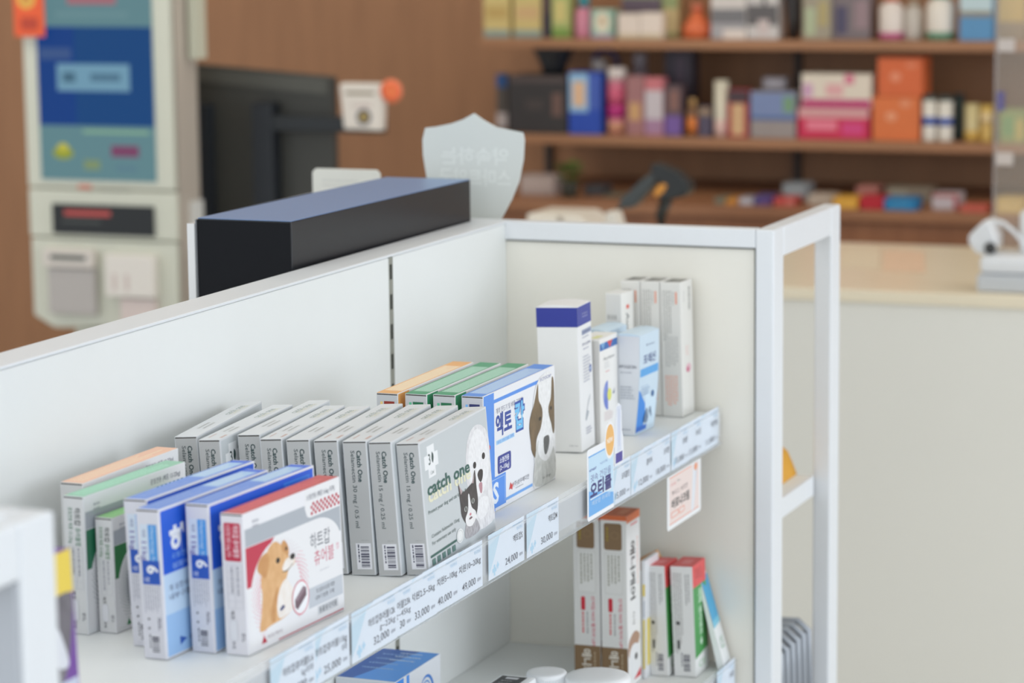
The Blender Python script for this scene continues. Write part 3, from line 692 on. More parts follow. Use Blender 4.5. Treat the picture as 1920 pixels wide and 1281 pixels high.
# ------------------------------------------------------------------ price tags in the rail
RX = SX + .0055
def price_tag(y0, y1, name1, price, lab, k, name2=None, z0=None, show_left=True, X=RX, zs=ZS, h=.0455, cut=0.0, rise=0):
    """tag paper from y0 to y1"""
    w = y1 - y0; z0 = zs - .0362 + rise
    m = MB(); xx = X - k * .0002
    r = thing('price_tag', lab, 'label', (xx, y0, z0))
    m.box(0, .00012, 0, w, 0, h, mat((226, 235, 246), .55))
    F = Face(m, (.00012, 0, 0), (0, 1, 0), (0, 0, 1), w, h)
    if show_left:
        F.poly([(0, .1), (0, 1), (.36, 1), (.16, .45)], (196, 222, 238)); F.poly([(0, .75), (0, 1), (.5, 1)], (210, 228, 242))
        for a, b, e in ((.16, .17, .055), (.25, .24, .035)): F.rect(a - e * .35, b - e * 2.2, a + e * .35, b + e * 2.2, (176, 216, 240)); F.rect(a - e, b - e * .8, a + e, b + e * .8, (176, 216, 240))
    s = .09 / w
    F.text('OPEN PHARMACY', 1 - .05 * s, .90, .045, (150, 196, 230), align='r', w=.30 * s); F.text('약국약국', 1 - .05 * s, .80, .07, (160, 204, 234), align='r', w=.18 * s)
    W1 = min(.90, .062 * len(name1) * s * 1.15)
    F.text(name1, 1 - .05 * s, .61, .13, (74, 78, 94), align='r', w=W1, bold=.012)
    if name2: F.text(name2, 1 - .05 * s, .43, .12, (80, 84, 100), align='r', w=.062 * len(name2) * s)
    F.text('KRW', 1 - .05 * s, .19, .075, (110, 114, 130), align='r', w=.10 * s); F.text(price, 1 - .20 * s, .21, .16, (78, 82, 98), align='r', bold=.006, w=min(.75, .062 * len(price) * s))
    m.build('tag_paper', r)
    return r
TAGS = [(-1.2388, -1.1540, '하트캅츄어블5.6', '25,000', 'kg이하', 'leftmost price tag in the upper rail, under the red-topped dog carton'),
        (-1.1659, -1.0864, '하트캅츄어블11kg', '25,000', '이하', 'price tag reading 25,000 overlapping the leftmost one in the rail'),
        (-1.0809, -.9841, '하트캅츄어블12k', '32,000', 'g~22kg', 'price tag just right of the leftmost pair, showing a full blue diagonal'),
        (-1.0350, -.9490, '츄어블23k', '30', 'g~45kg', 'price tag mostly tucked behind the 32,000 tag, right edge showing'),
        (-.9800, -.8925, '캐치원2.5~5kg', '33,000', None, 'price tag under the barcodes of the grey cartons'),
        (-.9240, -.8385, '캐치원5~10kg', '40,000', None, 'price tag right under the near corner of the kitten carton'),
        (-.8660, -.7790, '캐치원10~20kg', '49,000', None, 'price tag below the printed kitten, last before the gap in the rail'),
        (-.7631, -.6676, '엑토캅S', '24,000', None, 'price tag reading 24,000, standing apart below the puppy carton'),
        (-.6602, -.5688, '엑토캅M', '30,000', None, 'price tag reading 30,000, right of the 24,000 tag'),
        (-.4060, -.3414, '오티클린', '15,000', None, 'price tag right of the blue promotional card'),
        (-.3396, -.2620, '클리어', '12,000', None, 'price tag below the light blue tapered carton'),
        (-.2950, -.2003, '오리젠', '18,000', None, 'price tag reading 18,000 above the left side of the pink card'),
        (-.1960, -.1303, '포레신', '15,000', None, 'price tag above the right side of the pink card'),
        (-.1600, -.0785, '후시딘', '13,000', None, 'price tag second from the right end of the upper rail'),
        (-.1050, -.0120, '마데카솔', '11,000', None, 'rightmost price tag in the upper rail, next to the end panel')]
for k, (y0, y1, a, p, b, lab) in enumerate(TAGS):
    price_tag(y0, y1, a, p, lab, k, b, rise=.0005 if k % 2 else 0)
price_tag(-.085, -.012, '구강젤', '9,000', 'price tag in the rail of the lower shelf', 0, X=.3 + .0050, zs=ZL)

# blue promotional card standing in the rail
r = thing('promo_card', 'blue promotional card with orange NEW disc, standing up from the rail', 'sign', (RX + .0012, -.4900, ZS - .0345))
w, h = .112, .078
m = MB(); out = []
for cx, cy, a in ((w - .003, h - .003, 0), (.003, h - .003, 90), (.003, .003, 180), (w - .003, .003, 270)):
    for i in range(4): t = math.radians(a + i * 30); out.append((cx + .003 * math.cos(t), cy + .003 * math.sin(t)))
w1 = .083
out = [(0.003, 0), (w1, 0), (w1, h * .93), (w1 * .97, h), (.003, h), (0, h - .003), (0, .003)]
m.prism(out, 'x', 0, .0006, mat((244, 246, 250), .4))
F = Face(m, (.0006, 0, 0), (0, 1, 0), (0, 0, 1), w1, h)
F.rect(.04, .06, .985, .90, (200, 228, 248)); F.poly([(.04, .06), (.985, .06), (.985, .22), (.04, .42)], (112, 178, 238)); F.rect(.04, .885, .985, .905, (110, 176, 236))
F.text('VETNEXT', .2, .70, .03, (60, 70, 150), w=.28, bold=.03); F.text('닥터독', .62, .72, .03, (110, 140, 190), w=.28)
F.text('귓속 건강을', .50, .575, .08, (96, 104, 160), w=.78); F.text('오티클', .50, .40, .17, (50, 48, 120), w=.82, bold=.04); F.rect(.1, .285, .9, .30, (240, 244, 250)); F.text('깨끗한 귀세정', .5, .225, .05, (214, 232, 250), w=.7)
PC = m.build('card', r)
m = MB(); pts = [(.0700 + .0160 * math.cos(a * math.pi / 14), .077 + .0205 * math.sin(a * math.pi / 14)) for a in range(28)]
m.prism(pts, 'x', .0003, .0011, mat((246, 246, 248), .4))
F = Face(m, (.0011, .0540, .0565), (0, 1, 0), (0, 0, 1), .032, .041)
F.ell(.5, .5, .42, .42, (243, 188, 110)); F.text('NEW', .5, .5, .13, (252, 240, 226), w=.6, bold=.03)
m.build('new_badge', PC, 'orange oval badge reading NEW')
m = MB()
pts = [(.086, .044), (.112, .044), (.115, .052), (.114, .072), (.110, .080), (.109, .102), (.105, .110), (.099, .113), (.093, .109), (.090, .10), (.088, .08), (.086, .072)]
m.prism(pts, 'x', .0002, .0010, mat((238, 241, 247), .4))
F = Face(m, (.0010, .085, .044), (0, 1, 0), (0, 0, 1), .03, .069)
F.rect(.12, .04, .86, .20, (76, 66, 156)); F.rect(.28, .22, .74, .95, (222, 228, 242)); F.rect(.45, .3, .55, .9, (204, 212, 232))
m.build('dropper_cutout', PC, 'printed dropper bottle with purple foot')

# pink promotional card hanging under the rail
r = thing('promo_card', 'pink promotional card hanging under the rail at the right', 'sign', (RX + .0013, -.2230, -.3300))
w, h = .126, .064; m = MB()
m.prism([(.003, 0), (w - .003, 0), (w, .003), (w, h), (0, h), (0, .003)], 'x', 0, .0006, mat((240, 241, 242), .4))
F = Face(m, (.0006, 0, 0), (0, 1, 0), (0, 0, 1), w, h)
F.rect(.06, .09, .94, .97, (240, 222, 216)); F.rect(.06, .09, .94, .105, (236, 140, 104)); F.rect(.06, .95, .70, .965, (236, 140, 104))
F.poly([(.70, .10), (.78, .10), (.90, .97), (.76, .97)], (232, 234, 240)); F.poly([(.78, .12), (.82, .5), (.90, .97), (.86, .97)], (206, 206, 216)); F.ell(.84, .90, .05, .07, (238, 160, 120))
F.text('소독약은', .17, .82, .04, (226, 130, 140), w=.16); F.text('Plus', .33, .84, .04, (150, 150, 150), w=.09)
F.text('뿌리고, 바르면', .36, .65, .075, (140, 124, 124), w=.46); F.text('버로나크림', .38, .45, .14, (84, 80, 80), w=.52, bold=.03)
F.rrect(.10, .20, .32, .31, .003, (238, 160, 136)); F.rrect(.115, .215, .305, .295, .0025, (240, 222, 216)); F.rrect(.33, .20, .50, .31, .003, (238, 160, 136)); F.rrect(.345, .215, .485, .295, .0025, (240, 222, 216))
m.build('card', r)

# ------------------------------------------------------------------ lower shelf goods
def p_brown(N, W, T):
    BR = (134, 106, 74)
    N.rrect(.14, .80, .82, .955, .003, BR); N.text('애니케어 플러스', .28, .88, .10, (176, 150, 40), rot=-90, w=.10) if False else N.dashes(.22, .82, .32, .93, 1, (170, 146, 50), vert=True, fill=.7); N.ring(.55, .885, .16, .022, .2, (150, 122, 84))
    N.rrect(.16, .545, .84, .785, .002, (214, 212, 206)); N.rrect(.175, .548, .825, .782, .002, (232, 230, 226)); N.dashes(.24, .57, .76, .77, 4, (160, 158, 140), vert=True, fill=.45)
    N.rrect(.28, .44, .44, .52, .002, (206, 44, 60)); N.text('신석입 NO! 발치어 UP!', .74, .525, .018, (222, 90, 110), rot=-90, align='l', w=.29, bold=.01); N.dashes(.47, .26, .56, .43, 1, (150, 150, 150), vert=True); N.dashes(.30, .27, .40, .43, 1, (226, 110, 110), vert=True, fill=.7)
    N.rect(.0, .0, 1, .235, BR, L=1); N.text('애니케어', .46, .215, .044, (230, 222, 208), rot=-90, align='l', w=.20, bold=.03); N.dashes(.72, .06, .84, .2, 1, (190, 170, 140), vert=True)
    T.rect(0, 0, 1, 1, (222, 112, 62), L=1); T.rect(.2, .2, .8, .5, (232, 140, 96), L=2)
    W.rect(0, .955, 1, 1, (226, 118, 66), L=1); W.rect(.3, .93, .8, .94, (230, 130, 130))
    N.rect(0, .972, 1, 1, (222, 112, 62), L=1)
    W.text('애니케어', .42, .84, .062, (60, 58, 54), rot=-90, align='l', w=.34, bold=.03); W.dashes(.75, .48, .85, .85, 1, (236, 166, 130), vert=True); W.text('치약', .45, .43, .032, (110, 106, 100), rot=-90, w=.08, align='l'); W.dashes(.2, .52, .3, .62, 1, (170, 170, 170), vert=True)
    W.blob([(.05, .26), (.5, .31), (.9, .27), (.6, .2), (.1, .17)], (176, 140, 118)); W.blob([(.1, .18), (.4, .24), (.9, .2), (.95, .05), (.3, .04)], (232, 232, 232)); W.ell(.6, .16, .1, .02, (50, 48, 48)); W.poly([(.4, .03), (.95, .03), (.95, .08)], (206, 46, 56))
carton('dental_gel_carton', 'tall white-and-brown carton with orange top, right one of the pair', 'box', .2175, -.16, .0335, .048, .2125, 0, .5, z=ZL, prints=p_brown, flap_col=(232, 230, 226), body=(236, 235, 233), group='tall white-and-brown cartons', slit=False)
carton('dental_gel_carton', 'tall white-and-brown carton, left one of the pair, its top behind the rail', 'box', .1825, -.16, .0335, .048, .2125, 0, .5, z=ZL, prints=p_brown, flap_col=(226, 224, 220), body=(232, 231, 229), group='tall white-and-brown cartons', slit=False)
def p_rg(N, W, T):
    T.rect(0, 0, 1, 1, (226, 84, 84), L=1); T.rect(.3, .3, .7, .7, (236, 130, 130), L=2); W.rect(0, .80, 1, 1, (226, 84, 84), L=1); W.dashes(.2, .86, .8, .96, 3, (240, 160, 160)); W.poly([(0, .16), (1, .20), (1, .80), (0, .80)], (76, 156, 84), L=1)
    W.text('버박 엔자덴트', .5, .76, .07, (206, 230, 206), rot=-90, align='l', w=.42, bold=.03); W.text('♣', .5, .29, .05, (220, 240, 220)); W.text('CE', .5, .09, .06, (130, 180, 130), w=.5)
    N.dashes(.08, .2, .5, .94, 5, (176, 174, 172), vert=True, fill=.6); N.dashes(.62, .6, .86, .93, 2, (150, 150, 150), vert=True); N.rect(.2, .25, .32, .33, (70, 70, 70)); N.rect(.18, .47, .34, .5, (60, 60, 60)); N.barcode(.3, .04, .8, .22, seed=9, back=(228, 228, 226))
carton('toothpaste_carton', 'red-and-green carton on the lower shelf, right one of two', 'box', .2788, -.0851, .0280, .053, .1375, -1.0, 2.2, z=ZL, prints=p_rg, body=(236, 236, 234), flap_col=(230, 230, 228), group='red-and-green cartons', slit=False)
carton('toothpaste_carton', 'red-and-green carton on the lower shelf, left one of two', 'box', .2456, -.0918, .0235, .047, .1375, 1.0, 2.2, z=ZL, prints=p_rg, body=(236, 236, 234), flap_col=(226, 226, 224), group='red-and-green cartons', slit=False)
def p_thin(N, W, T):
    N.rect(.35, .70, .9, .80, (232, 206, 90)); N.rect(.4, .08, .9, .5, (238, 216, 110)); N.rect(.5, .52, .8, .66, (190, 196, 206)); W.rect(.1, .1, .9, .5, (238, 216, 110))
carton('toothpaste_carton', 'thin white-and-yellow carton squeezed beside the left red-and-green one', 'box', .2215, -.108, .0035 * 1.6, .05, .147, 0, 0, z=ZL, prints=p_thin, body=(232, 233, 235), slit=False)
# tan carton tilted behind, blue and white pack leaning right
r = thing('kraft_carton', 'small tan carton tilted behind the red-and-green cartons', 'box', (.2300, -.0250, ZL + .068)); r.rotation_euler = (0, math.radians(-28), 0)
MB().box(-.012, .012, -.012, .012, -.065, .075, mat((226, 170, 112), .6, noise=.05), bev=.0008).build('carton_body', r); MB().box(-.0105, .0105, -.0128, -.0121, -.06, .07, mat((214, 156, 100), .6)).build('end_flap', r)
r = thing('dental_pack', 'blue-and-white pack leaning beside the right red-and-green carton', 'pack', (.2960, -.0240, ZL + .0015)); r.rotation_euler = (0, math.radians(-14), math.radians(8))
b = MB(); b.prism([(-.0045, 0), (.0045, 0), (.0015, .118), (-.0015, .118)], 'y', -.024, .020, mat((236, 238, 238), .4)); F = Face(b, (.0049, -.024, 0), (0, 1, 0), Vector((-.0254, 0, 1)).normalized(), .044, .118)
F.rect(.02, .50, .98, .98, (64, 168, 214)); F.rect(.02, .45, .98, .52, (120, 200, 226)); F.text('CE', .5, .26, .12, (170, 200, 176), w=.5)
b.build('pack_body', r)

# big blue-and-white carton
r = thing('supplement_carton', 'large carton with two-tone blue top on the lower shelf', 'box', (0, 0, ZL + .0004))
b = MB(); z1 = -.45 - ZL
b.box(.0022, .0747, -.524, -.398, 0, z1, mat((236, 239, 244), .4), bev=.0012)
T = Face(b, (.0747, -.524, z1), (0, 1, 0), (-1, 0, 0), .126, .0725)
T.rect(.01, .01, .99, .99, (30, 96, 184)); T.poly([(.01, .01), (.99, .01), (.99, .34), (.01, .72)], (78, 160, 246))
T.text('애니멀 종합영양제', .80, .38, .04, (200, 220, 248), rot=90, w=.9, align='l') if False else None
T.dashes(.30, .25, .9, .85, 4, (150, 190, 236), vert=True, fill=.16); T.dashes(.6, .12, .95, .6, 3, (206, 226, 250), vert=True, fill=.22, seed=4)
for u in (.35, .55, .7): T.rect(u, .2, u + .006, .8, (130, 176, 232))
W = Face(b, (.0747, -.524, 0), (0, 1, 0), (0, 0, 1), .126, z1)
W.rect(.01, 0, .18, .99, (64, 150, 240)); W.rect(.24, .78, .30, .99, (64, 150, 240)); W.ell(.68, .62, .16, .23, (60, 130, 214)); W.ell(.665, .62, .135, .20, (236, 240, 246)); W.text('A', .65, .62, .16, (60, 120, 206), bold=.01); W.ring(.665, .62, .11, .165, .12, (90, 150, 222))
b.build('carton_body', r); m = MB(); m.box(.004, .073, -.5246, -.5242, .001, z1 - .002, mat((226, 230, 236), .4)); m.build('end_flap', r)

# ribbed white cap bottle, black-labelled flat box in front, round white jar
def bottle(label, x, y, R, z1, lid_h, cat='jar', band=None, rib=.03, dome=.0):
    r = thing('supplement_jar', label, cat, (x, y, ZL + .0003)); H = z1 - ZL
    m = MB(); bw = mat((240, 242, 243), .35)
    m.lathe(0, 0, [(R * .93, 0), (R * .96, .002), (R * .96, H - lid_h - .006), (R * .86, H - lid_h - .0015), (R * .84, H - lid_h)], bw, 48); m.build('jar_body', r)
    m = MB(); m.lathe(0, 0, [(R, H - lid_h + .0004), (R, H - .005 - dome), (R * .985, H - .0022 - dome), (R * .95, H - .0006 - dome), (R * .8, H - dome * .4), (R * .45, H - dome * .08), (R * .05, H)], mat((244, 246, 248), .3), 72, rib=0); 
    if rib:
        for k in range(60):
            a = 2 * math.pi * k / 60; ca, sa = math.cos(a), math.sin(a); t = .0011
            m.add([(ca * R - sa * t, sa * R + ca * t, H - lid_h + .001), (ca * R + sa * t, sa * R - ca * t, H - lid_h + .001), (ca * (R + .0009), sa * (R + .0009), H - lid_h + .001),
                   (ca * R - sa * t, sa * R + ca * t, H - .005 - dome), (ca * R + sa * t, sa * R - ca * t, H - .005 - dome), (ca * (R + .0009), sa * (R + .0009), H - .005 - dome)], [(0, 2, 5, 3), (2, 1, 4, 5), (3, 5, 4)], mat((240, 243, 246), .35))
    m.build('screw_lid', r)
    if band:
        m = MB(); m.lathe(0, 0, [(R * .968, .01), (R * .968, H - lid_h - .008)], mat(band, .4), 48); m.build('wrap_label', r, 'teal printed label')
    return r
bottle('round white jar with plain domed lid, in front of the tall brown cartons', .2740, -.423, .0365, -.448, .020, band=(90, 176, 200), rib=0, dome=.002)
bottle('white bottle with finely ribbed screw cap, left of the round jar', .2170, -.431, .0225, -.4485, .024, cat='bottle')
r = thing('sachet_carton', 'white carton with slanted black label, left of the ribbed cap', 'box', (.1960, -.4990, ZL + .0003)); H = -.4470 - ZL
b = MB(); b.box(-.021, .021, -.045, .038, 0, H, mat((242, 244, 246), .35), bev=.004)
T = Face(b, (.021, -.045, H), (0, 1, 0), (-1, 0, 0), .083, .042); b.build('carton_body', r)
m = MB(); m.box(-.0165, .0125, -.042, .030, H, H + .0003, mat((56, 58, 62), .35)); T = Face(m, (.0125, -.042, H + .0003), (0, 1, 0), (-1, 0, 0), .072, .029)
T.rect(.84, .25, .94, .75, (206, 208, 212)); T.dashes(.3, .2, .8, .8, 4, (170, 172, 176), vert=True, fill=.25); m.build('label_panel', r, 'black printed label')
m = MB(); m.prism([(.03, 0), (-.006, 0), (-.006, .072), (-.0045, .08), (-.001, .086), (.03, .087)], 'y', -.0008, .0008, mat((214, 214, 204), .15, 'smoky_clear_acrylic', alpha=.35))
o = m.build('shelf_divider'); tag(o, 'clear acrylic divider with rounded corner beside the tall brown cartons', 'divider'); o.location = (.146, -.108, ZL + .0006)

# ------------------------------------------------------------------ goods in the open end frame
r = thing('paper_bag', 'mustard yellow folded bag on the small end-frame shelf', 'bag', (.262, .205, -.3545))
m = MB(); yb = mat((222, 162, 52), .6, noise=.12, scale=25)
m.prism([(.036, 0), (.0445, .0), (.040, .012), (.032, .030), (.020, .040), (.0, .047), (-.04, .050), (-.04, .046), (-.002, .042), (.014, .034), (.024, .024)], 'y', -.02, .055, yb); m.build('top_panel', r)
MB().box(-.04, .016, -.012, .05, .0005, .034, mat((214, 150, 50), .6)).build('bag_body', r)
r = thing('corrugated_pack', 'ribbed clear blister tray low inside the end frame', 'tray', (.30, .16, -.543))
lo = thing('gondola_shelf', 'lower white shelf inside the open end frame, holding the ribbed tray', 'shelf', (0, 0, -0.665))
MB().box(-0.3, 0.326, 0.022, 0.258, -0.006, 0, GP).build('shelf_board', lo, bevel=.001)
MB().box(0.3262, 0.3302, 0.05, 0.258, -0.026, 0, GW).build('front_flange', lo)
r.location = (.285, .17, -.6645)
gm = mat((168, 174, 182), .25, metal=.1)
for k in range(6): MB().tube([(-.05, -.06 + k * .026, .0), (-.05, -.06 + k * .026, .114), (.030, -.06 + k * .026, .116), (.043, -.06 + k * .026, .105), (.046, -.06 + k * .026, .0)], .0052, gm, 6).build('rib', r)
m = MB(); m.box(-.05, .040, -.066, .072, 0, .104, mat((128, 132, 138), .4)); m.build('tray_body', r)
r = thing('folded_pouch', 'grey-blue pouch with blue foot in front of the ribbed tray', 'pouch', (.292, .082, -.6645))
m = MB(); m.prism([(-.05, 0), (.034, 0), (.036, .07), (.018, .088), (-.01, .098), (-.05, .072)], 'y', -.018, .018, mat((192, 200, 212), .35)); m.build('pouch_body', r)
m = MB(); m.prism([(-.02, 0.0), (.0342, 0), (.0362, .058)], 'y', -.0186, -.0181, mat((130, 166, 214), .4)); m.build('blue_corner', r, 'pale blue printed corner')

# ------------------------------------------------------------------ things behind the gondola panel
r = thing('display_unit', 'long black display unit lying along the rear shelf, blue reflection painted on its glossy top', 'display', (-.1085, -.2495, ZS + .0003), math.radians(-.8))
BK = mat((28, 31, 36), .36, noise=.05, scale=30); BK2 = mat((10, 12, 18), .5, spec=.2)
m = MB(); m.box(-.056, .060, -.248, .2465, 0, .2785, BK, bev=.0012); m.build('housing', r)
m = MB(); m.box(-.0555, .0595, -.2495, -.2482, .002, .277, BK2); m.build('end_cover', r, 'matt black end cover')
m = MB(); m.box(-.0675, -.0585, -.252, .246, .0, .273, mat((222, 222, 222), .3)); m.build('screen_bezel', r, 'white edge of the screen panel')
m = MB(); m.box(-.0582, -.0565, -.250, .246, 0, .2775, mat((120, 122, 126), .35, metal=.4)); m.build('trim_strip', r, 'grey metal seam')
m = MB(); m.box(-.056, .060, -.2481, .246, .2786, .2792, mat((118, 148, 192), .36, spec=.4)); m.build('top_plate', r, 'glossy top plate with a blue reflection painted in')  # blue base colour imitates daylight mirrored in the gloss
m = MB(); m.tube([(.0 + .028 * math.cos(a), -.2515, .188 + .016 * math.sin(a)) for a in [math.pi * k / 12 for k in range(13)]], .0012, mat((70, 72, 76), .4)); m.build('cable', r, 'thin grey cable loop')

# frosted shield sign
A = at(793, 245, .07); s1 = {}
outl = [(888, 213), (905, 225), (930, 239), (979, 249), (982, 262), (980, 300), (972, 340), (958, 375), (938, 412), (905, 440), (888, 448), (870, 440), (838, 410), (815, 372), (800, 335), (793, 290), (792, 262), (797, 240), (815, 238), (845, 232), (868, 224)]
pts = [at(x, y, .07) for x, y in outl]
r = thing('shield_sign', 'frosted white shield-shaped sign behind the gondola end', 'sign', (pts[0].x, .07, ZS))
fr = mat((212, 217, 214), .5, 'frosted_acrylic')
m = MB(); m.prism([(p.x - pts[0].x, p.z - ZS) for p in pts], 'y', 0, .004, fr)
F = Face(m, (at(793, 410, .07).x - pts[0].x, 0, at(793, 410, .07).z - ZS), (1, 0, 0), (0, 0, 1), .142, .125)
F.text('약속하는', .52, .66, .14, (224, 229, 226), w=.66, mirror=True, bold=.02); F.text('스마트약국', .52, .44, .14, (224, 229, 226), w=.70, mirror=True, bold=.02)
m.build('sign_face', r, bevel=.0008)
MB().box(-.004, .004, .0042, .008, -.0002, at(888, 430, .07).z - ZS, mat((210, 214, 214), .4)).build('stem', r)
MB().box(-.03, .03, -.018, .018, -.002, 0.0, mat((210, 214, 214), .4)).build('foot', r)
sh = thing('gondola_shelf', 'white shelf in the rear half of the far end frame, below the shield sign', 'shelf', (0, 0, ZS - .0025))
MB().box(-.3, -.02, .022, .258, -.006, 0, GP).build('shelf_board', sh)

# small white card behind the black display
p0, p1 = at(585, 320, .13), at(712, 320, .13)
r = thing('price_card_holder', 'small rounded white card peeking above the black display unit', 'sign', ((p0.x + p1.x) / 2, .13, ZS - .002))
m = MB(); hw = (p1.x - p0.x) / 2; top = at(640, 317, .13).z - ZS + .002
m.prism([(-hw, top - .09), (hw, top - .09), (hw, top - .005), (hw - .005, top), (-hw + .005, top), (-hw, top - .005)], 'y', 0, .004, mat((220, 220, 212), .5)); F = Face(m, (-hw, 0, top - .09), (1, 0, 0), (0, 0, 1), 2 * hw, .09)
F.dashes(.15, .72, .85, .86, 2, (206, 206, 200)); m.build('card', r, bevel=.001)
MB().box(-.004, .004, .001, .005, 0, top - .088, mat((190, 190, 186), .4)).build('stem', r); MB().box(-.03, .03, -.015, .02, 0, .002, mat((190, 190, 186), .4)).build('foot', r)

# ------------------------------------------------------------------ front counter
CY = 1.628; CZ = -.30
r = thing('service_counter', 'long pale service counter with cream top running behind the gondola', 'counter', (0, CY, FLOOR))
MB().box(-.85, 2.4, 0.012, .69, 0, CZ - FLOOR - .022, mat((236, 234, 225), .55, noise=.03, scale=2.5)).build('counter_body', r)
MB().box(-.86, 2.4, 0, .70, CZ - FLOOR - .0218, CZ - FLOOR, mat((240, 228, 202), .3, 'cream_worktop', noise=.03, scale=4)).build('worktop', r, 'cream worktop', .002)

def px_box(x0, x1, y0, y1, Y, d):
    a, b = at(x0, (y0 + y1) / 2, Y), at(x1, (y0 + y1) / 2, Y); t, u = at((x0 + x1) / 2, y0, Y), at((x0 + x1) / 2, y1, Y)
    return a.x, b.x, u.z, t.z

# reflections on the worktop, painted as thin cream and salmon patches
for x0, x1, y0, y1, c, lab in ((1575, 1650, 462, 500, (230, 216, 190), 'pale cream reflection painted on the counter top'), (1655, 1735, 470, 508, (234, 204, 176), 'salmon-coloured reflection painted on the counter top')):
    q = []
    for X, Y in ((x0, y1), (x1, y1 + 3), (x1 - 2, y0 + 2), (x0 + 4, y0)):
        d = CF + CR * ((X - 960) / FPX) - CU * ((Y - 640.5) / FPX); P = CAM + d * ((CZ + .001 - CAM.z) / d.z); q.append((P.x, P.y))
    m = MB(); m.prism(q, 'z', CZ + .0004, CZ + .0012, mat(c, .6)); tag(m.build('reflection_patch'), lab, 'reflection')

# white card terminal with curved head
p = at(1872, 545, 1.72); pr = 5171.54 / 5.0
k = lambda dx, dz: (dx / 1040, dz / 1040)
r = thing('card_terminal', 'white payment scanner with curved head at the right end of the counter', 'terminal', (p.x - .004, 1.72, CZ + .0003))
wt = mat((228, 230, 232), .35)
m = MB(); m.box(-.025, .10, -.055, .055, 0, .032, mat((196, 200, 204), .4), bev=.006); m.build('base', r, 'light grey base')
m = MB(); m.box(-.022, .10, -.05, .05, .0322, .066, wt, bev=.012); m.build('body', r)
m = MB(); m.prism([(-.045, .085), (-.030, .066), (-.012, .066), (.004, .075), (.004, .095), (-.005, .120), (-.016, .128), (-.034, .110), (-.045, .098)], 'y', -.035, .035, wt); m.build('head', r, bevel=.004)
m = MB(); m.lathe(0, 0, [(.011, 0), (.011, .003)], mat((60, 60, 60), .4), 24); o = m.build('lens', r, 'dark oval lens'); o.location = (-.004, -.0365, .078); o.rotation_euler = (math.radians(90), 0, 0)
m = MB(); m.tube([(-.012, 0, .125), (.01, 0, .120), (.03, 0, .105), (.045, 0, .088), (.05, 0, .066)], .004, wt); m.build('cable', r, 'white cable')
m = MB(); m.lathe(.055, .02, [(.017, .066), (.018, .08), (.018, .135), (.012, .142)], wt, 24); m.build('stylus_cup', r)

# black barcode scanner on its stand
Y = 1.85
r0 = at(1235, 400, Y)
r = thing('barcode_scanner', 'black handheld barcode scanner with orange trigger on a stand', 'scanner', (r0.x, Y, CZ + .0003))
def L(px, py): a = at(px, py, Y); return (a.x - r0.x, a.z - CZ)
dk = mat((34, 38, 40), .45)
m = MB()
def profile(pp, yw, mt, mb): mb.prism([L(*q) for q in pp], 'y', -yw, yw, mt)
profile([(1226, 306), (1240, 306), (1275, 320), (1298, 342), (1300, 352), (1292, 366), (1270, 372), (1248, 378), (1238, 368), (1246, 345), (1232, 335), (1226, 320)], .022, dk, m); HD = m.build('scan_head', r, bevel=.005)
m = MB(); profile([(1230, 318), (1246, 332), (1232, 345), (1196, 385), (1180, 392), (1162, 386), (1168, 372), (1205, 338)], .016, mat((64, 70, 72), .5), m); m.build('handle', r, bevel=.005)
m = MB(); profile([(1232, 362), (1240, 346), (1252, 342), (1258, 346), (1250, 360), (1238, 368)], .0245, mat((214, 146, 60), .5), m); m.build('trigger', HD, 'orange trigger', .002)
a = L(1250, 375); m = MB(); m.tube([(a[0], 0, a[1]), (a[0] - .012, 0, a[1] - .03), (a[0] - .008, 0, .01)], [.013, .011, .014], mat((52, 52, 50), .5), 12); m.build('stand_neck', r)
m = MB(); m.lathe(a[0] - .008, 0, [(.05, 0), (.05, .006), (.02, .012)], dk, 28); m.build('stand_base', r)
a = L(1165, 388); m = MB(); m.tube([(a[0], 0, a[1]), (a[0] - .02, 0, a[1] - .02), (a[0] - .035, 0, .004), (a[0] - .06, .02, .004)], .004, dk); m.build('cable', r)

# white receipt device, its small antenna, white pot bits beyond the end frame
a0, a1 = at(1004, 396, 1.9), at(1128, 400, 1.9)
r = thing('receipt_printer', 'white printer on the counter left of the barcode scanner, only its top in sight', 'printer', ((a0.x + a1.x) / 2, 1.9, CZ + .0003))
W2 = (a1.x - a0.x) / 2; H2 = a0.z - CZ
m = MB(); m.prism([(-W2, 0), (W2, 0), (W2, H2 - .022), (W2 * .5, H2), (-W2, H2)], 'y', -.05, .08, mat((230, 224, 212), .4)); m.build('housing', r, bevel=.005)
m = MB(); m.box(-W2 * .05, W2 * .1, -.052, -.0505, .01, H2 - .004, mat((150, 140, 128), .5)); m.build('paper_slot', r, 'dark slot')
a0, a1 = at(1145, 398, 1.75), at(1182, 398, 1.75)
r = thing('tape_dispenser', 'small cream dispenser at the foot of the barcode scanner', 'dispenser', ((a0.x + a1.x) / 2, 1.72, CZ + .0003)); H2 = at(1160, 396, 1.72).z - CZ
m = MB(); m.prism([(-.018, 0), (.018, 0), (.018, H2 * .7), (.006, H2), (-.012, H2)], 'y', -.02, .02, mat((226, 220, 208), .4)); m.build('housing', r, bevel=.003)

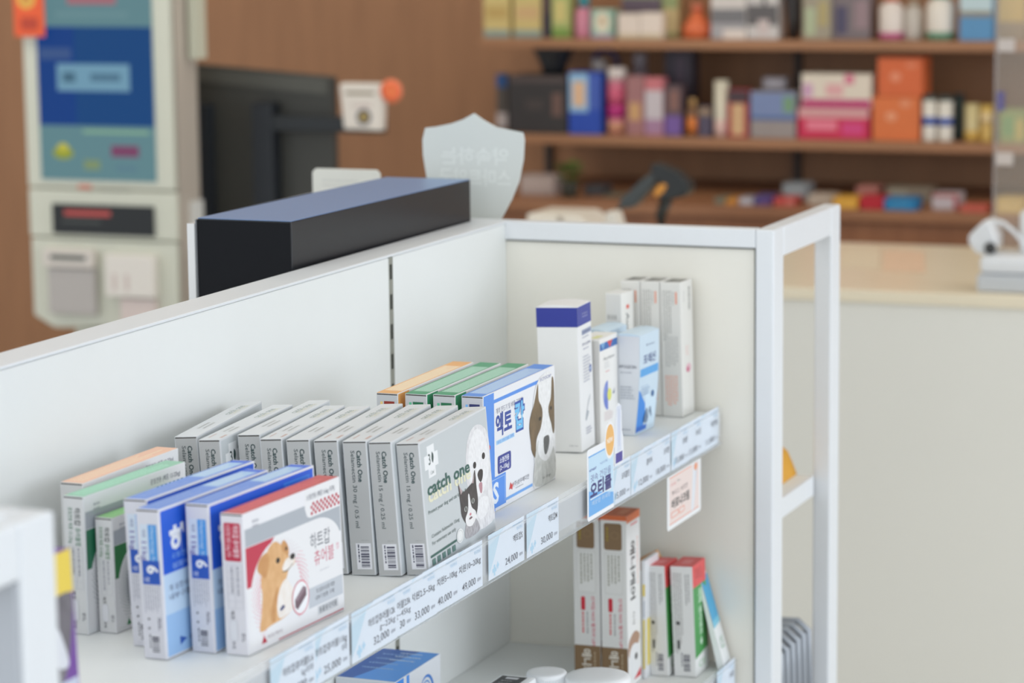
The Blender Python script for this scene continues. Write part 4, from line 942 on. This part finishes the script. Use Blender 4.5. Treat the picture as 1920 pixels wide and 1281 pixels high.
# clear acrylic screen at the right
a = at(1862, 420, 1.95)
r = thing('acrylic_screen', 'clear upright acrylic screen standing on the counter at the right edge', 'screen', (a.x, 1.95, CZ + .0003))
m = MB(); m.box(0, .55, 0, .006, 0, 1.0, mat((216, 210, 200), .12, 'smoked_acrylic', alpha=.16)); m.build('screen_panel', r)
m = MB(); m.box(-.0015, .0025, -.0005, .0065, 0, 1.0, mat((176, 170, 170), .2, alpha=.5)); m.build('screen_edge', r)
for py in (85, 298):
    z = at(1880, py, 1.95).z - CZ; m = MB(); m.box(.004, .036, -.002, 0.0, z - .012, z + .012, mat((200, 190, 184), .4)); m.build('clip', r, 'pale clip on the screen')
z = at(1880, 190, 1.95).z - CZ; m = MB(); m.box(.004, .018, -.002, 0.0, z - .018, z + .018, mat((96, 90, 140), .4)); m.build('sticker', r, 'purple sticker')

# ------------------------------------------------------------------ monitor, arm, card reader
Y = 2.25
x0, x1, z0, z1 = px_box(330, 626, 118, 560, Y, 0)
r = thing('monitor', 'large black monitor seen from behind, left of the card reader', 'monitor', ((x0 + x1) / 2, Y, z0)); hw = (x1 - x0) / 2; H = z1 - z0
m = MB(); m.prism([(-hw, 0), (hw, 0), (hw, H * .945), (-hw, H)], 'y', 0, .03, mat((66, 66, 62), .5, noise=.08, scale=8)); m.build('rear_shell', r, bevel=.004)
m = MB(); m.prism([(-hw * .98, H * .93), (-hw * .98, H * .985), (hw * .95, H * .935), (hw * .95, H * .87)], 'y', -.004, -.0004, mat((88, 88, 82), .5)); m.build('vent_strip', r)
sx = lambda px: at(px, 300, Y).x - (x0 + x1) / 2
m = MB(); m.box(sx(492), sx(530), -.05, -.005, -.15, at(500, 190, Y).z - z0, mat((28, 33, 40), .45)); m.build('stand_column', r, bevel=.004)
m = MB(); m.box(sx(365), sx(405), -.03, -.005, -.15, at(380, 195, Y).z - z0, mat((40, 46, 54), .5)); m.build('cable_cover', r)
m = MB(); a = at(560, 228, Y); m.box(sx(528), sx(735), -.045, -.02, at(600, 245, Y).z - z0, at(600, 215, Y).z - z0, mat((34, 38, 42), .45)); m.build('side_arm', r, bevel=.003)
MB().box(sx(450), sx(570), -.09, .09, FLOOR - z0 + .0005, FLOOR - z0 + .02, mat((30, 33, 38), .5)).build('stand_base', r); MB().box(sx(492) + .005, sx(530) - .005, -.045, -.012, FLOOR - z0 + .02, -.149, mat((30, 33, 38), .5)).build('stand_pole', r)
c0, c1 = at(640, 155, 2.18), at(724, 245, 2.18)
r = thing('card_reader', 'small white card reader with round orange sticker on the black arm', 'card reader', ((c0.x + c1.x) / 2, 2.18, c1.z)); hw = (c1.x - c0.x) / 2; H = c0.z - c1.z
m = MB(); m.prism([(-hw * .82, 0.002), (hw * .88, 0), (hw, H * .95), (hw * .9, H), (-hw * .92, H), (-hw, H * .95)], 'y', -.012, .014, mat((226, 218, 208), .4)); F = Face(m, (-hw, -.012, 0), (1, 0, 0), (0, 0, 1), 2 * hw, H)
F.rect(.14, .76, .80, .82, (120, 104, 70)); F.ell(.55, .29, .17, .17, (80, 80, 92)); F.ell(.55, .29, .09, .09, (176, 150, 70)); F.text('CARD', .5, .53, .09, (176, 140, 140), w=.45); F.dashes(.3, .06, .8, .1, 1, (120, 110, 110)); m.build('housing', r, bevel=.003)
m = MB(); m.lathe(0, 0, [(.0258, 0), (.0258, .002)], mat((240, 130, 92), .5), 32); F = Face(m, (-.025, -.025, .002), (1, 0, 0), (0, 1, 0), .05, .05); F.ell(.5, .5, .36, .36, (240, 108, 56)); F.text('1', .5, .5, .3, (250, 190, 120), bold=.02)
o = m.build('sticker', r, 'round orange sticker'); o.location = (at(732, 171, 2.16).x - (c0.x + c1.x) / 2, -.0145, at(732, 171, 2.16).z - c1.z); o.rotation_euler = (math.radians(90), 0, 0)

# ------------------------------------------------------------------ self-service kiosk
KY = 2.0
kx0, kx1, kz0, kz1 = px_box(44, 345, -120, 612, KY, 0)
x0 = at(46, 200, KY).x; x1 = at(322, 200, KY).x; zb = at(200, 606, KY).z; zt = at(200, -160, KY).z
r = thing('self_service_kiosk', 'tall white self-service kiosk with blue touch screen at the left', 'kiosk', ((x0 + x1) / 2, KY, FLOOR))
hw = (x1 - x0) / 2; xc = (x0 + x1) / 2; KW = mat((212, 213, 198), .4, noise=.02)
lz = lambda py, px=180: at(px, py, KY).z - FLOOR
lx = lambda px, py=300: at(px, py, KY).x - xc
m = MB(); m.box(-hw, hw, 0, .10, lz(355), zt - FLOOR, KW); SH = m.build('screen_housing', r, bevel=.006)
m = MB(); m.box(-hw, hw + .003, 0.002, .11, lz(448), lz(357), KW); RM = m.build('reader_module', r, bevel=.004)
m = MB(); m.prism([(-hw, lz(450)), (hw, lz(450)), (hw, lz(606)), (-hw * .72, lz(620)), (-hw, lz(598))][::-1], 'y', .004, .12, KW); LM = m.build('lower_module', r, bevel=.006)
m = MB(); m.box(hw + .0032, hw + .0045, .012, .108, lz(900), zt - FLOOR, mat((190, 180, 168), .5)); m.build('side_panel', r, 'grey-beige side panel')
MB().box(hw + .012, hw + .034, .06, .10, lz(112), zt - FLOOR, mat((206, 206, 186), .5)).build('rear_post', r); MB().box(-hw * .5, hw * .9, .03, .1, .03, lz(622), KW).build('stand_column', r); MB().box(-hw * .8, hw, -.05, .2, 0, .03, KW).build('stand_foot', r); MB().box(hw + .005, hw + .016, .06, .10, lz(470), lz(378), mat((226, 226, 222), .4)).build('side_module', r)
# screen
sx0, sx1 = lx(78), lx(293); sz0, sz1 = lz(338), zt - FLOOR - .02
m = MB(); m.box(sx0, sx1, -.003, -.0005, sz0, sz1, mat((116, 160, 168), .5, emit=.62, spec=.1)); F = Face(m, (sx0, -.003, sz0), (1, 0, 0), (0, 0, 1), sx1 - sx0, sz1 - sz0)
E = lambda c: mat(c, .5, emit=.85, spec=.1)
H = sz1 - sz0; fv = lambda py: (lz(py) - sz0) / H
F.rect(0, fv(236), 1, fv(50), E((14, 70, 128))); F.rect(0, fv(236), .33, fv(50), E((10, 62, 134))); F.rect(.17, fv(171), .80, fv(120), E((116, 160, 184))); F.rect(.22, fv(155), .33, fv(136), E((70, 108, 130))); F.rect(.46, fv(152), .72, fv(138), E((80, 118, 142)))
F.rect(.18, fv(32), .80, fv(22), E((110, 146, 152))); F.rect(.28, fv(8), .7, fv(-8), E((170, 110, 120)))
F.ell(.2, fv(288), .09, .025, E((150, 160, 60))); F.ell(.2, fv(278), .05, .018, E((196, 190, 70))); F.rect(.38, fv(318), .52, fv(300), E((130, 150, 110))); F.rect(.62, fv(293), .86, fv(272), E((126, 70, 104))); F.rect(.66, fv(320), .84, fv(308), E((96, 132, 146))); F.rect(.38, fv(250), .95, fv(243), E((136, 176, 150)))
F.rect(.02, fv(112), .30, fv(90), E((60, 88, 140)))
m.build('touch_screen', SH, 'lit blue touch screen')
F0 = MB(); F0.box(lx(96), lx(286), -.004, .0015, lz(440), lz(384), mat((28, 30, 32), .3)); F = Face(F0, (lx(96), -.004, lz(440)), (1, 0, 0), (0, 0, 1), lx(286) - lx(96), lz(384) - lz(440)); F.rect(.12, .62, .58, .8, (190, 80, 76)); F.dashes(.1, .35, .6, .5, 1, (96, 100, 96)); F0.build('card_slot', RM, 'black card slot')
m = MB(); m.box(lx(82), lx(176), -.02, .003, lz(502), lz(468), mat((220, 212, 204), .4), bev=.003); m.box(lx(96), lx(163), -.0205, -.0199, lz(488), lz(478), mat((92, 96, 90), .4)); m.build('receipt_slot', LM, 'white receipt slot cover')
m = MB(); m.box(lx(88), lx(176), -.015, .003, lz(590), lz(504), mat((186, 180, 176), .3), bev=.004); m.build('receipt_tray', LM, 'grey receipt tray')
m = MB(); m.box(lx(198), lx(290), -.02, .003, lz(552), lz(474), mat((232, 226, 218), .4), bev=.002); m.box(lx(212), lx(220), -.0205, -.0199, lz(540), lz(510), mat((212, 196, 190), .4)); m.box(lx(235), lx(243), -.0205, -.0199, lz(540), lz(510), mat((212, 196, 190), .4)); m.build('paper_box', LM, 'white paper box')
m = MB(); m.box(lx(222), lx(288), -.012, .003, lz(600), lz(556), mat((222, 206, 200), .4)); m.build('notice', LM, 'pink notice')
m = MB(); m.box(lx(145), lx(170), -.0012, -.0002, lz(355), lz(347), mat((214, 130, 110), .4)); m.box(lx(180), lx(240), -.0012, -.0002, lz(353), lz(348), mat((190, 190, 176), .4)); m.build('logo', SH, 'small red and grey logo')
c0, c1 = at(12, -30, 1.96), at(72, 70, 1.96)
r = thing('hanging_notice', 'orange notice tag with yellow circle at the top left corner of the kiosk', 'sign', ((c0.x + c1.x) / 2, 1.985, c1.z)); hw2 = (c1.x - c0.x) / 2; H = c0.z - c1.z
m = MB(); m.box(-hw2, hw2, 0, .003, 0, H + .1, mat((236, 96, 50), .5)); F = Face(m, (-hw2, 0, 0), (1, 0, 0), (0, 0, 1), 2 * hw2, H); F.rect(.22, .13, .8, .36, (190, 66, 40)); F.ell(.42, .72, .30, .19, (236, 190, 84)); F.ell(.42, .72, .2, .12, (214, 150, 70)); m.build('card', r)

# ------------------------------------------------------------------ back wall shelving
SY = 3.1
SW = wood((150, 106, 74), (172, 124, 88), 'light_brown_shelf_board', -1)
def board(px0, py0, px1, py1, th, label):
    a, b = at(px0, py0, SY), at(px1, py1, SY); z = (a.z + b.z) / 2
    r = thing('wall_shelf', label, 'shelf', ((a.x + b.x) / 2, SY, z)); hw = (b.x - a.x) / 2
    MB().box(-hw, hw, 0, .395, -th, 0, SW).build('shelf_board', r, bevel=.002)
    return z
XR = at(2100, 260, SY).x
z_up = board(900, 67, 2100, 84, .024, 'upper brown wall shelf crowded with pet goods')
z_lo = board(945, 246, 2100, 279, .024, 'lower brown wall shelf with pink and orange boxes')
a = at(903, 100, 3.12)
UPZ = at(1500, 392, 2.86).z + .002
r = thing('shelf_upright', 'dark steel shelf upright on the wall behind the magenta boxes', 'upright', (at(1494, 200, 3.48).x, 3.48, UPZ)); MB().box(-.008, .008, 0, .018, 0, 1.6, mat((50, 44, 42), .5)).build('upright_bar', r)
r = thing('shelf_upright', 'dark steel shelf upright on the wall above the small plant', 'upright', (at(1026, 300, 3.48).x, 3.48, UPZ)); MB().box(-.008, .008, 0, .018, 0, 1.6, mat((50, 44, 42), .5)).build('upright_bar', r)
# back counter
BY = 2.86; bz = at(1500, 392, BY).z
r = thing('back_counter', 'brown wooden back counter under the wall shelves', 'counter', (0, BY, FLOOR)); xl = at(880, 400, BY).x
MB().box(xl, 1.2, .012, .63, 0, bz - FLOOR - .025, wood((136, 90, 62), (156, 106, 74), 'brown_counter_front', 1.0)).build('counter_body', r)
MB().box(xl - .005, 1.2, 0, .632, bz - FLOOR - .0248, bz - FLOOR, wood((146, 100, 70), (166, 118, 84), 'brown_counter_top', -1)).build('worktop', r, bevel=.002)

def goods(kind, name, label, cat, px0, px1, py0, Y, zb, col, bands=(), lid=None, depth=None, group=None, py0_ref=None):
    """one product standing at zb; bands: (v0, v1, colour) round it, or (u0,v0,u1,v1,colour) patches on its front"""
    a, b = at(px0, py0, Y), at(px1, py0, Y); w = b.x - a.x; h = (a.z + b.z) / 2 - zb; d = depth or min(w * .8, .12)
    r = thing(name, label, cat, ((a.x + b.x) / 2, Y + d / 2 + (0 if kind == 'box' else w / 2 - d / 2), zb + .0004), group=group)
    m = MB()
    if kind == 'box':
        m.box(-w / 2, w / 2, -d / 2, d / 2, 0, h, mat(col, .45, noise=.06, scale=25), bev=.0012)
        F = Face(m, (-w / 2, -d / 2, 0), (1, 0, 0), (0, 0, 1), w, h)
        for q in bands:
            if len(q) == 3: F.rect(.01, q[0], .99, q[1], q[2])
            elif q[0] == 'e': F.ell(*q[1:])
            else: F.rect(*q)
        m.build('carton_body', r)
        if lid: mm = MB(); mm.box(-w / 2 - .0006, w / 2 + .0006, -d / 2 - .0006, d / 2 + .0006, h * (1 - lid[0]), h + .0006, mat(lid[1], .45)); mm.build('lid', r)
    else:
        R = w / 2; lh = (lid[0] * h) if lid else 0
        if kind == 'cone': prof = [(R, 0), (R, h * .35), (R * .75, h * .5), (R * .35, h * .75), (R * .3, h - lh)]
        elif kind == 'tube': prof = [(R * .95, 0), (R, h * .05), (R, h - lh)]
        elif kind == 'vase': prof = [(R * .55, 0), (R * .6, h * .3), (R * .9, h * .8), (R, h)]
        else: prof = [(R * .92, 0), (R, h * .04), (R, (h - lh) * .86), (R * .6, (h - lh) * .97), (R * .55, h - lh)]
        m.lathe(0, 0, prof, mat(col, .4, noise=.05, scale=25), 24)
        m.build('container_body', r)
        if lid: mm = MB(); q = R * (.45 if kind == 'cone' else .62 if kind == 'bottle' else .98); mm.lathe(0, 0, [(q, h - lh), (q, h * .995), (q * .9, h)], mat(lid[1], .4), 24); mm.build('cap', r)
        for v0, v1, c in [q for q in bands if len(q) == 3]:
            mm = MB(); mm.lathe(0, 0, [(R * 1.008, h * v0), (R * 1.008, h * v1)], mat(c, .45), 24); mm.build('wrap_label', r)
    return r
U = 'goods on the upper wall shelf'; Lg = 'goods on the lower wall shelf'
tan = (206, 184, 120)
G = goods
G('box', 'pet_food_box', 'tan box with teal foot at the left end of the upper wall shelf', 'box', 906, 955, -45, SY + .03, z_up, tan, [(0, .12, (140, 158, 150)), (.25, .8, .75, .97, (150, 176, 160)), (.1, .3, .9, .5, (190, 160, 96))], group=U)
G('box', 'pet_food_box', 'tan box with teal foot, second from the left on the upper wall shelf', 'box', 962, 1014, -45, SY + .03, z_up, tan, [(0, .12, (140, 158, 150)), (.25, .8, .75, .97, (150, 176, 160)), (.1, .3, .9, .5, (206, 170, 120))], group=U)
G('box', 'pet_food_box', 'thin dark navy box beside the tan boxes on the upper wall shelf', 'box', 1017, 1031, -40, SY + .03, z_up, (60, 52, 66), [(.4, .7, (90, 70, 70))], group=U)
G('box', 'pet_food_box', 'yellow-green box left of the pink bottle on the upper wall shelf', 'box', 1034, 1068, -30, SY + .02, z_up, (170, 178, 110), [(0, .18, (120, 150, 70)), (.15, .3, .8, .7, (206, 190, 120))], group=U)
G('bottle', 'shampoo_bottle', 'pink bottle with teal cap on the upper wall shelf', 'bottle', 1073, 1105, -10, SY + .02, z_up, (206, 130, 150), [], (.3, (60, 140, 150)), group=U)
G('box', 'treat_box', 'pale green box with round white picture on the upper wall shelf', 'box', 1108, 1150, 18, SY + .02, z_up, (150, 184, 166), [('e', .5, .55, .36, .38, (226, 220, 196)), ('e', .5, .6, .16, .16, (206, 176, 140)), (0, .12, (170, 150, 180))], group=U)
G('box', 'treat_box', 'left one of two short cream boxes on the upper wall shelf', 'box', 1158, 1199, 26, SY + .01, z_up, (228, 212, 198), [(0, .2, (206, 190, 160))], group=U)
G('box', 'treat_box', 'right one of two short cream boxes on the upper wall shelf', 'box', 1200, 1241, 24, SY + .01, z_up, (232, 216, 202), [(0, .2, (206, 190, 160))], group=U)
G('box', 'pet_food_box', 'olive tan box right of the short cream boxes on the upper wall shelf', 'box', 1243, 1271, -40, SY + .04, z_up, (186, 164, 116), [(.5, .7, (140, 150, 100)), (0, .1, (130, 130, 80))], group=U)
G('box', 'pet_food_box', 'pale green box standing behind the short cream boxes on the upper wall shelf', 'box', 1165, 1240, -50, SY + .16, z_up, (150, 160, 120), [(.3, .6, (110, 96, 110))], group=U)
G('cone', 'spray_bottle', 'orange cone-shaped bottle on the upper wall shelf', 'bottle', 1274, 1326, 8, SY + .02, z_up, (222, 110, 64), [], (.2, (216, 120, 90)), group=U)
G('box', 'hygiene_box', 'white-and-grey box right of the orange cone bottle', 'box', 1333, 1399, -18, SY + .02, z_up, (214, 206, 200), [(.32, .62, (120, 118, 120)), (0, .32, (170, 166, 168)), (.35, 0, .99, .2, (226, 214, 204))], group=U)
G('box', 'hygiene_box', 'white-and-dark box left of the black vase-shaped container', 'box', 1401, 1459, -18, SY + .02, z_up, (206, 200, 196), [(.28, .7, (96, 92, 92)), (.35, .1, .7, .4, (206, 190, 186)), (.5, .7, .62, .99, (90, 86, 86))], group=U)
G('vase', 'tall_container', 'black vase-shaped container in the middle of the upper wall shelf', 'container', 1463, 1502, -40, SY + .03, z_up, (52, 48, 48), [], group=U)
G('box', 'treat_pouch_box', 'beige-and-green patterned box right of the black container', 'box', 1505, 1558, -10, SY + .02, z_up, (160, 150, 130), [(.1, .1, .45, .7, (176, 186, 150)), (.55, .3, .9, .85, (176, 160, 110))], group=U)
G('box', 'treat_pouch_box', 'dark purple-grey patterned box on the upper wall shelf', 'box', 1560, 1632, -30, SY + .03, z_up, (122, 110, 112), [(.1, .1, .4, .6, (76, 70, 96)), (.6, .2, .95, .7, (150, 126, 130))], group=U)
G('bottle', 'supplement_jar', 'white jar with magenta foot and orange cap on the upper wall shelf', 'jar', 1644, 1689, -12, SY + .02, z_up, (226, 214, 204), [(0.02, .16, (190, 80, 130))], (.18, (200, 96, 60)), group=U)
G('bottle', 'supplement_jar', 'greyish white jar between two brighter jars on the upper wall shelf', 'jar', 1691, 1728, 0, SY + .04, z_up, (196, 188, 178), [], (.15, (170, 150, 130)), group=U)
G('bottle', 'supplement_jar', 'white jar with green foot and green cap on the upper wall shelf', 'jar', 1732, 1786, -18, SY + .02, z_up, (228, 220, 208), [(0.02, .16, (80, 140, 110))], (.16, (90, 140, 116)), group=U)
G('box', 'hygiene_box', 'blue-and-white box near the right end of the upper wall shelf', 'box', 1800, 1862, -30, SY + .02, z_up, (90, 146, 190), [(.5, .95, (190, 210, 214)), (.42, .52, (140, 130, 110))], group=U)
G('box', 'hygiene_box', 'brown-and-yellow box at the right edge of the upper wall shelf', 'box', 1868, 1925, -40, SY + .05, z_up, (150, 126, 96), [(.3, .8, (206, 170, 90))], group=U)

G('box', 'leaning_pack', 'dark pack with blue corner at the left end of the lower wall shelf', 'pack', 930, 950, 138, SY + .1, z_lo, (86, 78, 72), [(.75, .98, (44, 84, 140)), (.05, .3, (190, 178, 176))], group=Lg)
G('box', 'storage_box', 'large black box on the lower wall shelf', 'box', 953, 1062, 142, SY + .02, z_lo, (54, 50, 50), [(.02, .88, .98, .99, (84, 72, 70)), (.75, .3, .92, .7, (110, 84, 76)), (.3, .4, .6, .6, (70, 62, 60))], group=Lg)
zz = at(1000, 141, SY + .04).z
G('vase', 'black_basket', 'black funnel-shaped basket on top of the large black box', 'basket', 985, 1062, 90, SY + .02, zz + .002, (36, 38, 42), [], group=Lg)
G('box', 'treat_box', 'blue box with pictured label right of the large black box', 'box', 1066, 1127, 136, SY + .02, z_lo, (40, 76, 176), [(.02, .36, .6, .98, (150, 190, 220)), (.12, .45, .5, .85, (226, 186, 150)), (.62, .4, .96, .95, (70, 96, 180))], group=Lg)
G('bottle', 'spray_bottle', 'bottle with white cap behind the blue box on the lower wall shelf', 'bottle', 1094, 1136, 113, SY + .14, z_lo, (96, 90, 120), [], (.2, (216, 206, 200)), group=Lg)
G('tube', 'pink_tube', 'pink tube with white top on the lower wall shelf', 'tube', 1134, 1168, 128, SY + .02, z_lo, (206, 120, 140), [(.25, .45, (186, 44, 120)), (.45, .7, (206, 90, 120)), (0.02, .2, (200, 140, 110))], (.18, (222, 210, 204)), group=Lg)
G('bottle', 'supplement_jar', 'grey jar behind the mauve boxes on the lower wall shelf', 'jar', 1172, 1214, 100, SY + .16, z_lo, (160, 144, 150), [], (.2, (170, 160, 166)), group=Lg)
G('box', 'treat_box', 'mauve box with tan patch on the lower wall shelf', 'box', 1174, 1207, 143, SY + .02, z_lo, (166, 116, 116), [(.15, .25, .8, .55, (206, 160, 110))], group=Lg)
G('box', 'treat_box', 'pink-and-white box with lilac foot on the lower wall shelf', 'box', 1209, 1243, 146, SY + .02, z_lo, (206, 120, 126), [(.28, .78, (206, 196, 200)), (.02, .28, (170, 130, 160))], group=Lg)
G('box', 'storage_box', 'tall dark box in the middle left of the lower wall shelf', 'box', 1246, 1298, 92, SY + .12, z_lo, (58, 50, 62), [(.4, .6, .7, .9, (80, 66, 80))], group=Lg)
G('box', 'treat_box', 'brown-and-purple box in front of the tall dark box', 'box', 1246, 1278, 160, SY + .02, z_lo, (96, 76, 80), [(.02, .4, (120, 90, 160)), (.3, .5, .8, .9, (140, 100, 90))], group=Lg)
G('bottle', 'small_jar', 'small dark jar with orange label on the lower wall shelf', 'jar', 1285, 1306, 186, SY + .02, z_lo, (130, 90, 60), [(.1, .5, (226, 130, 60))], (.2, (190, 150, 96)), group=Lg)
G('box', 'small_box', 'small dark violet box left of the cream tube', 'box', 1309, 1333, 200, SY + .02, z_lo, (84, 76, 96), [(.7, .95, (150, 126, 100))], group=Lg)
G('tube', 'cream_tube', 'tall cream tube on the lower wall shelf', 'tube', 1336, 1362, 152, SY + .02, z_lo, (222, 214, 192), [(.0, .3, (226, 190, 180))], group=Lg)
G('box', 'treat_box', 'red box with beige label and dark top on the lower wall shelf', 'box', 1364, 1403, 168, SY + .02, z_lo, (170, 54, 62), [(.2, .05, .8, .7, (214, 176, 130)), (.72, .98, (70, 50, 56))], group=Lg)
G('box', 'hygiene_box', 'grey box with blue upper half on the lower wall shelf', 'box', 1407, 1492, 172, SY + .02, z_lo, (156, 146, 142), [(.42, .98, (124, 140, 180)), (.38, .46, (70, 100, 150)), (.72, .55, .96, .9, (120, 156, 120))], group=Lg)
zz = at(1450, 171, SY + .03).z
G('box', 'hygiene_box', 'small grey box on top of the blue-and-grey box', 'box', 1430, 1472, 146, SY + .03, zz + .003, (130, 126, 134), [(.2, .3, .8, .8, (156, 152, 160))], group=Lg)
zz = at(1560, 203, SY + .02).z
G('box', 'snack_box', 'red-and-pink box under the white-and-magenta box', 'box', 1496, 1630, 203, SY + .02, z_lo, (206, 40, 80), [(.68, .99, (216, 160, 160)), (.12, .28, .55, .6, (236, 130, 150)), (.62, .15, .92, .55, (216, 70, 130))], group=Lg)
G('box', 'snack_box', 'white-and-magenta box stacked on the red-and-pink box', 'box', 1503, 1634, 139, SY + .02, zz + .001, (226, 214, 196), [(.02, .24, (190, 30, 110)), (.02, .3, .16, .7, (206, 160, 190)), (.35, .35, .6, .7, (226, 170, 170)), (.62, .7, .75, .98, (216, 110, 140))], group=Lg)
zz = at(1680, 182, SY + .02).z
G('box', 'orange_box', 'lower one of two orange boxes on the lower wall shelf', 'box', 1636, 1724, 182, SY + .02, z_lo, (222, 118, 62), [('e', .4, .55, .12, .1, (236, 160, 120)), ('e', .7, .85, .12, .08, (230, 150, 110))], group='stacked orange boxes')
G('box', 'orange_box', 'upper one of two orange boxes on the lower wall shelf', 'box', 1646, 1730, 108, SY + .02, zz + .001, (216, 104, 54), [('e', .4, .5, .12, .12, (232, 146, 110)), ('e', .75, .8, .12, .08, (226, 130, 90))], group='stacked orange boxes')
G('tube', 'lotion_bottle', 'left one of two white bottles with blue band and dark cap', 'bottle', 1727, 1754, 178, SY + .02, z_lo, (228, 222, 210), [(.34, .52, (60, 90, 170))], (.12, (50, 64, 60)), group='white bottles with blue bands')
G('tube', 'lotion_bottle', 'right one of two white bottles with blue band and dark cap', 'bottle', 1757, 1784, 180, SY + .02, z_lo, (228, 222, 210), [(.34, .52, (60, 90, 170))], (.12, (50, 64, 60)), group='white bottles with blue bands')
G('tube', 'lotion_bottle', 'dark teal bottle right of the two white bottles', 'bottle', 1786, 1806, 176, SY + .06, z_lo, (44, 60, 58), [], (.1, (30, 40, 40)), group=Lg)
G('tube', 'gold_jar', 'tan jar with golden foot on the lower wall shelf', 'jar', 1807, 1834, 196, SY + .02, z_lo, (206, 190, 140), [(.02, .3, (206, 166, 80))], group=Lg)
G('tube', 'gold_jar', 'golden yellow jar next to the tan jar on the lower wall shelf', 'jar', 1836, 1860, 198, SY + .02, z_lo, (206, 170, 90), [(.5, .8, (226, 200, 150))], group=Lg)
G('box', 'treat_box', 'green-yellow box at the right edge of the lower wall shelf', 'box', 1874, 1925, 205, SY + .02, z_lo, (150, 160, 90), [(.1, .2, .6, .8, (120, 160, 90)), (.6, .1, .9, .7, (206, 180, 90))], group=Lg)
# blue arched handle behind
r = thing('blue_toy_ring', 'dark blue arched ring behind the blue box on the lower wall shelf', 'toy', (at(1125, 110, SY + .2).x, SY + .24, z_lo + .0004)); q = at(1125, 92, SY + .24).z - z_lo
MB().tube([(.032 * math.cos(t), 0, q - .035 + .032 * math.sin(t)) for t in [math.pi * i / 12 for i in range(13)]] , .006, mat((36, 66, 130), .4)).build('ring', r)
m = MB(); m.tube([(.032, 0, q - .035), (.034, 0, .004)], .006, mat((36, 66, 130), .4)); m.tube([(-.032, 0, q - .035), (-.034, 0, .004)], .006, mat((36, 66, 130), .4)); m.build('ring_leg', r)

# things lying on the back counter
CB = 'small goods on the back counter'
for (px0, px1, py, col, nm, lab, bands, dy) in [
    (975, 1040, 330, (176, 160, 154), 'card_box', 'greyish white box at the left end of the back counter', [(.1, .5, .9, .7, (196, 180, 172))], .1),
    (1095, 1130, 348, (70, 68, 70), 'small_box', 'dark small box right of the plant on the back counter', [], .12),
    (1132, 1160, 366, (104, 110, 96), 'small_box', 'grey-green small box left of the scanner on the back counter', [], .1),
    (1340, 1358, 372, (116, 122, 106), 'small_box', 'sage green small box on the back counter', [], .02),
    (1360, 1382, 374, (206, 140, 56), 'small_box', 'orange small box on the back counter', [], .02),
    (1385, 1412, 372, (170, 168, 176), 'small_box', 'pale grey small box on the back counter', [(.2, .2, .8, .8, (196, 196, 206))], .02),
    (1414, 1445, 368, (82, 72, 130), 'small_box', 'violet small box on the back counter', [(.5, .1, .9, .7, (100, 60, 120))], .02),
    (1450, 1490, 372, (190, 76, 70), 'small_box', 'coral red small box on the back counter', [(.6, .3, .95, .8, (206, 130, 120))], .02),
    (1467, 1512, 345, (140, 146, 150), 'small_box', 'blue-grey box standing behind the coral red one', [(.2, .3, .8, .7, (156, 162, 166))], .16),
    (1515, 1560, 366, (186, 172, 156), 'small_box', 'beige pillow box right of the coral red box', [], .04),
    (1562, 1608, 371, (222, 168, 62), 'small_box', 'amber yellow small box on the back counter', [(.1, .2, .9, .5, (230, 180, 80))], .0),
    (1612, 1656, 370, (186, 34, 50), 'small_box', 'crimson small box on the back counter', [], .0),
    (1605, 1645, 350, (170, 110, 100), 'small_box', 'dull pink box behind the crimson one', [], .16),
    (1658, 1716, 373, (30, 126, 180), 'small_box', 'bright blue small box on the back counter', [(.2, .4, .8, .7, (70, 150, 196))], .0),
    (1660, 1745, 352, (128, 116, 100), 'small_box', 'wide brown-grey box behind the bright blue one', [(.1, .4, .5, .8, (150, 146, 130))], .17),
    (1748, 1796, 364, (196, 186, 190), 'small_box', 'white box with red edge on the back counter', [(.85, 0, .99, .99, (170, 60, 66)), (.0, .8, .99, .99, (170, 80, 80))], .04),
    (1800, 1850, 386, (196, 96, 80), 'small_box', 'flat brick-red packet on the back counter', [], .0),
    (1868, 1918, 372, (222, 186, 106), 'small_box', 'light yellow box behind the acrylic screen', [(.1, .2, .9, .6, (230, 196, 120))], .0)]:
    G('box', nm, lab, 'box', px0, px1, py, BY + .03 + dy, bz, col, bands, group=CB, depth=.07)
# potted plant
Yp = BY + .10; p0 = at(1068, 360, Yp)
r = thing('potted_plant', 'small green potted plant on the back counter', 'plant', (p0.x, Yp, bz + .0004))
m = MB(); m.lathe(0, 0, [(.016, 0), (.022, .03), (.023, .034), (.018, .032)], mat((70, 74, 66), .6), 20); m.build('pot', r)
rnd = random.Random(3); Hh = at(1068, 303, Yp).z - bz
for i in range(46):
    a = rnd.uniform(0, 6.28); rr = rnd.uniform(.004, .022); zz = rnd.uniform(.035, Hh - .01); m = MB() if i == 0 else m
    c, s_ = math.cos(a), math.sin(a); x, y = c * rr, s_ * rr; l = .024
    m.add([(x, y, zz), (x + c * l * .5 - s_ * .010, y + s_ * l * .5 + c * .010, zz + .008), (x + c * l, y + s_ * l, zz + .012), (x + c * l * .5 + s_ * .010, y + s_ * l * .5 - c * .010, zz + .006)], [(0, 1, 2, 3)], mat((84, 120, 46), .6, noise=.2))
m.build('foliage', r)
m = MB(); m.tube([(0, 0, .03), (.002, 0, Hh * .5), (0, .002, Hh - .01)], .0025, mat((90, 80, 50), .7)); m.build('stem', r)
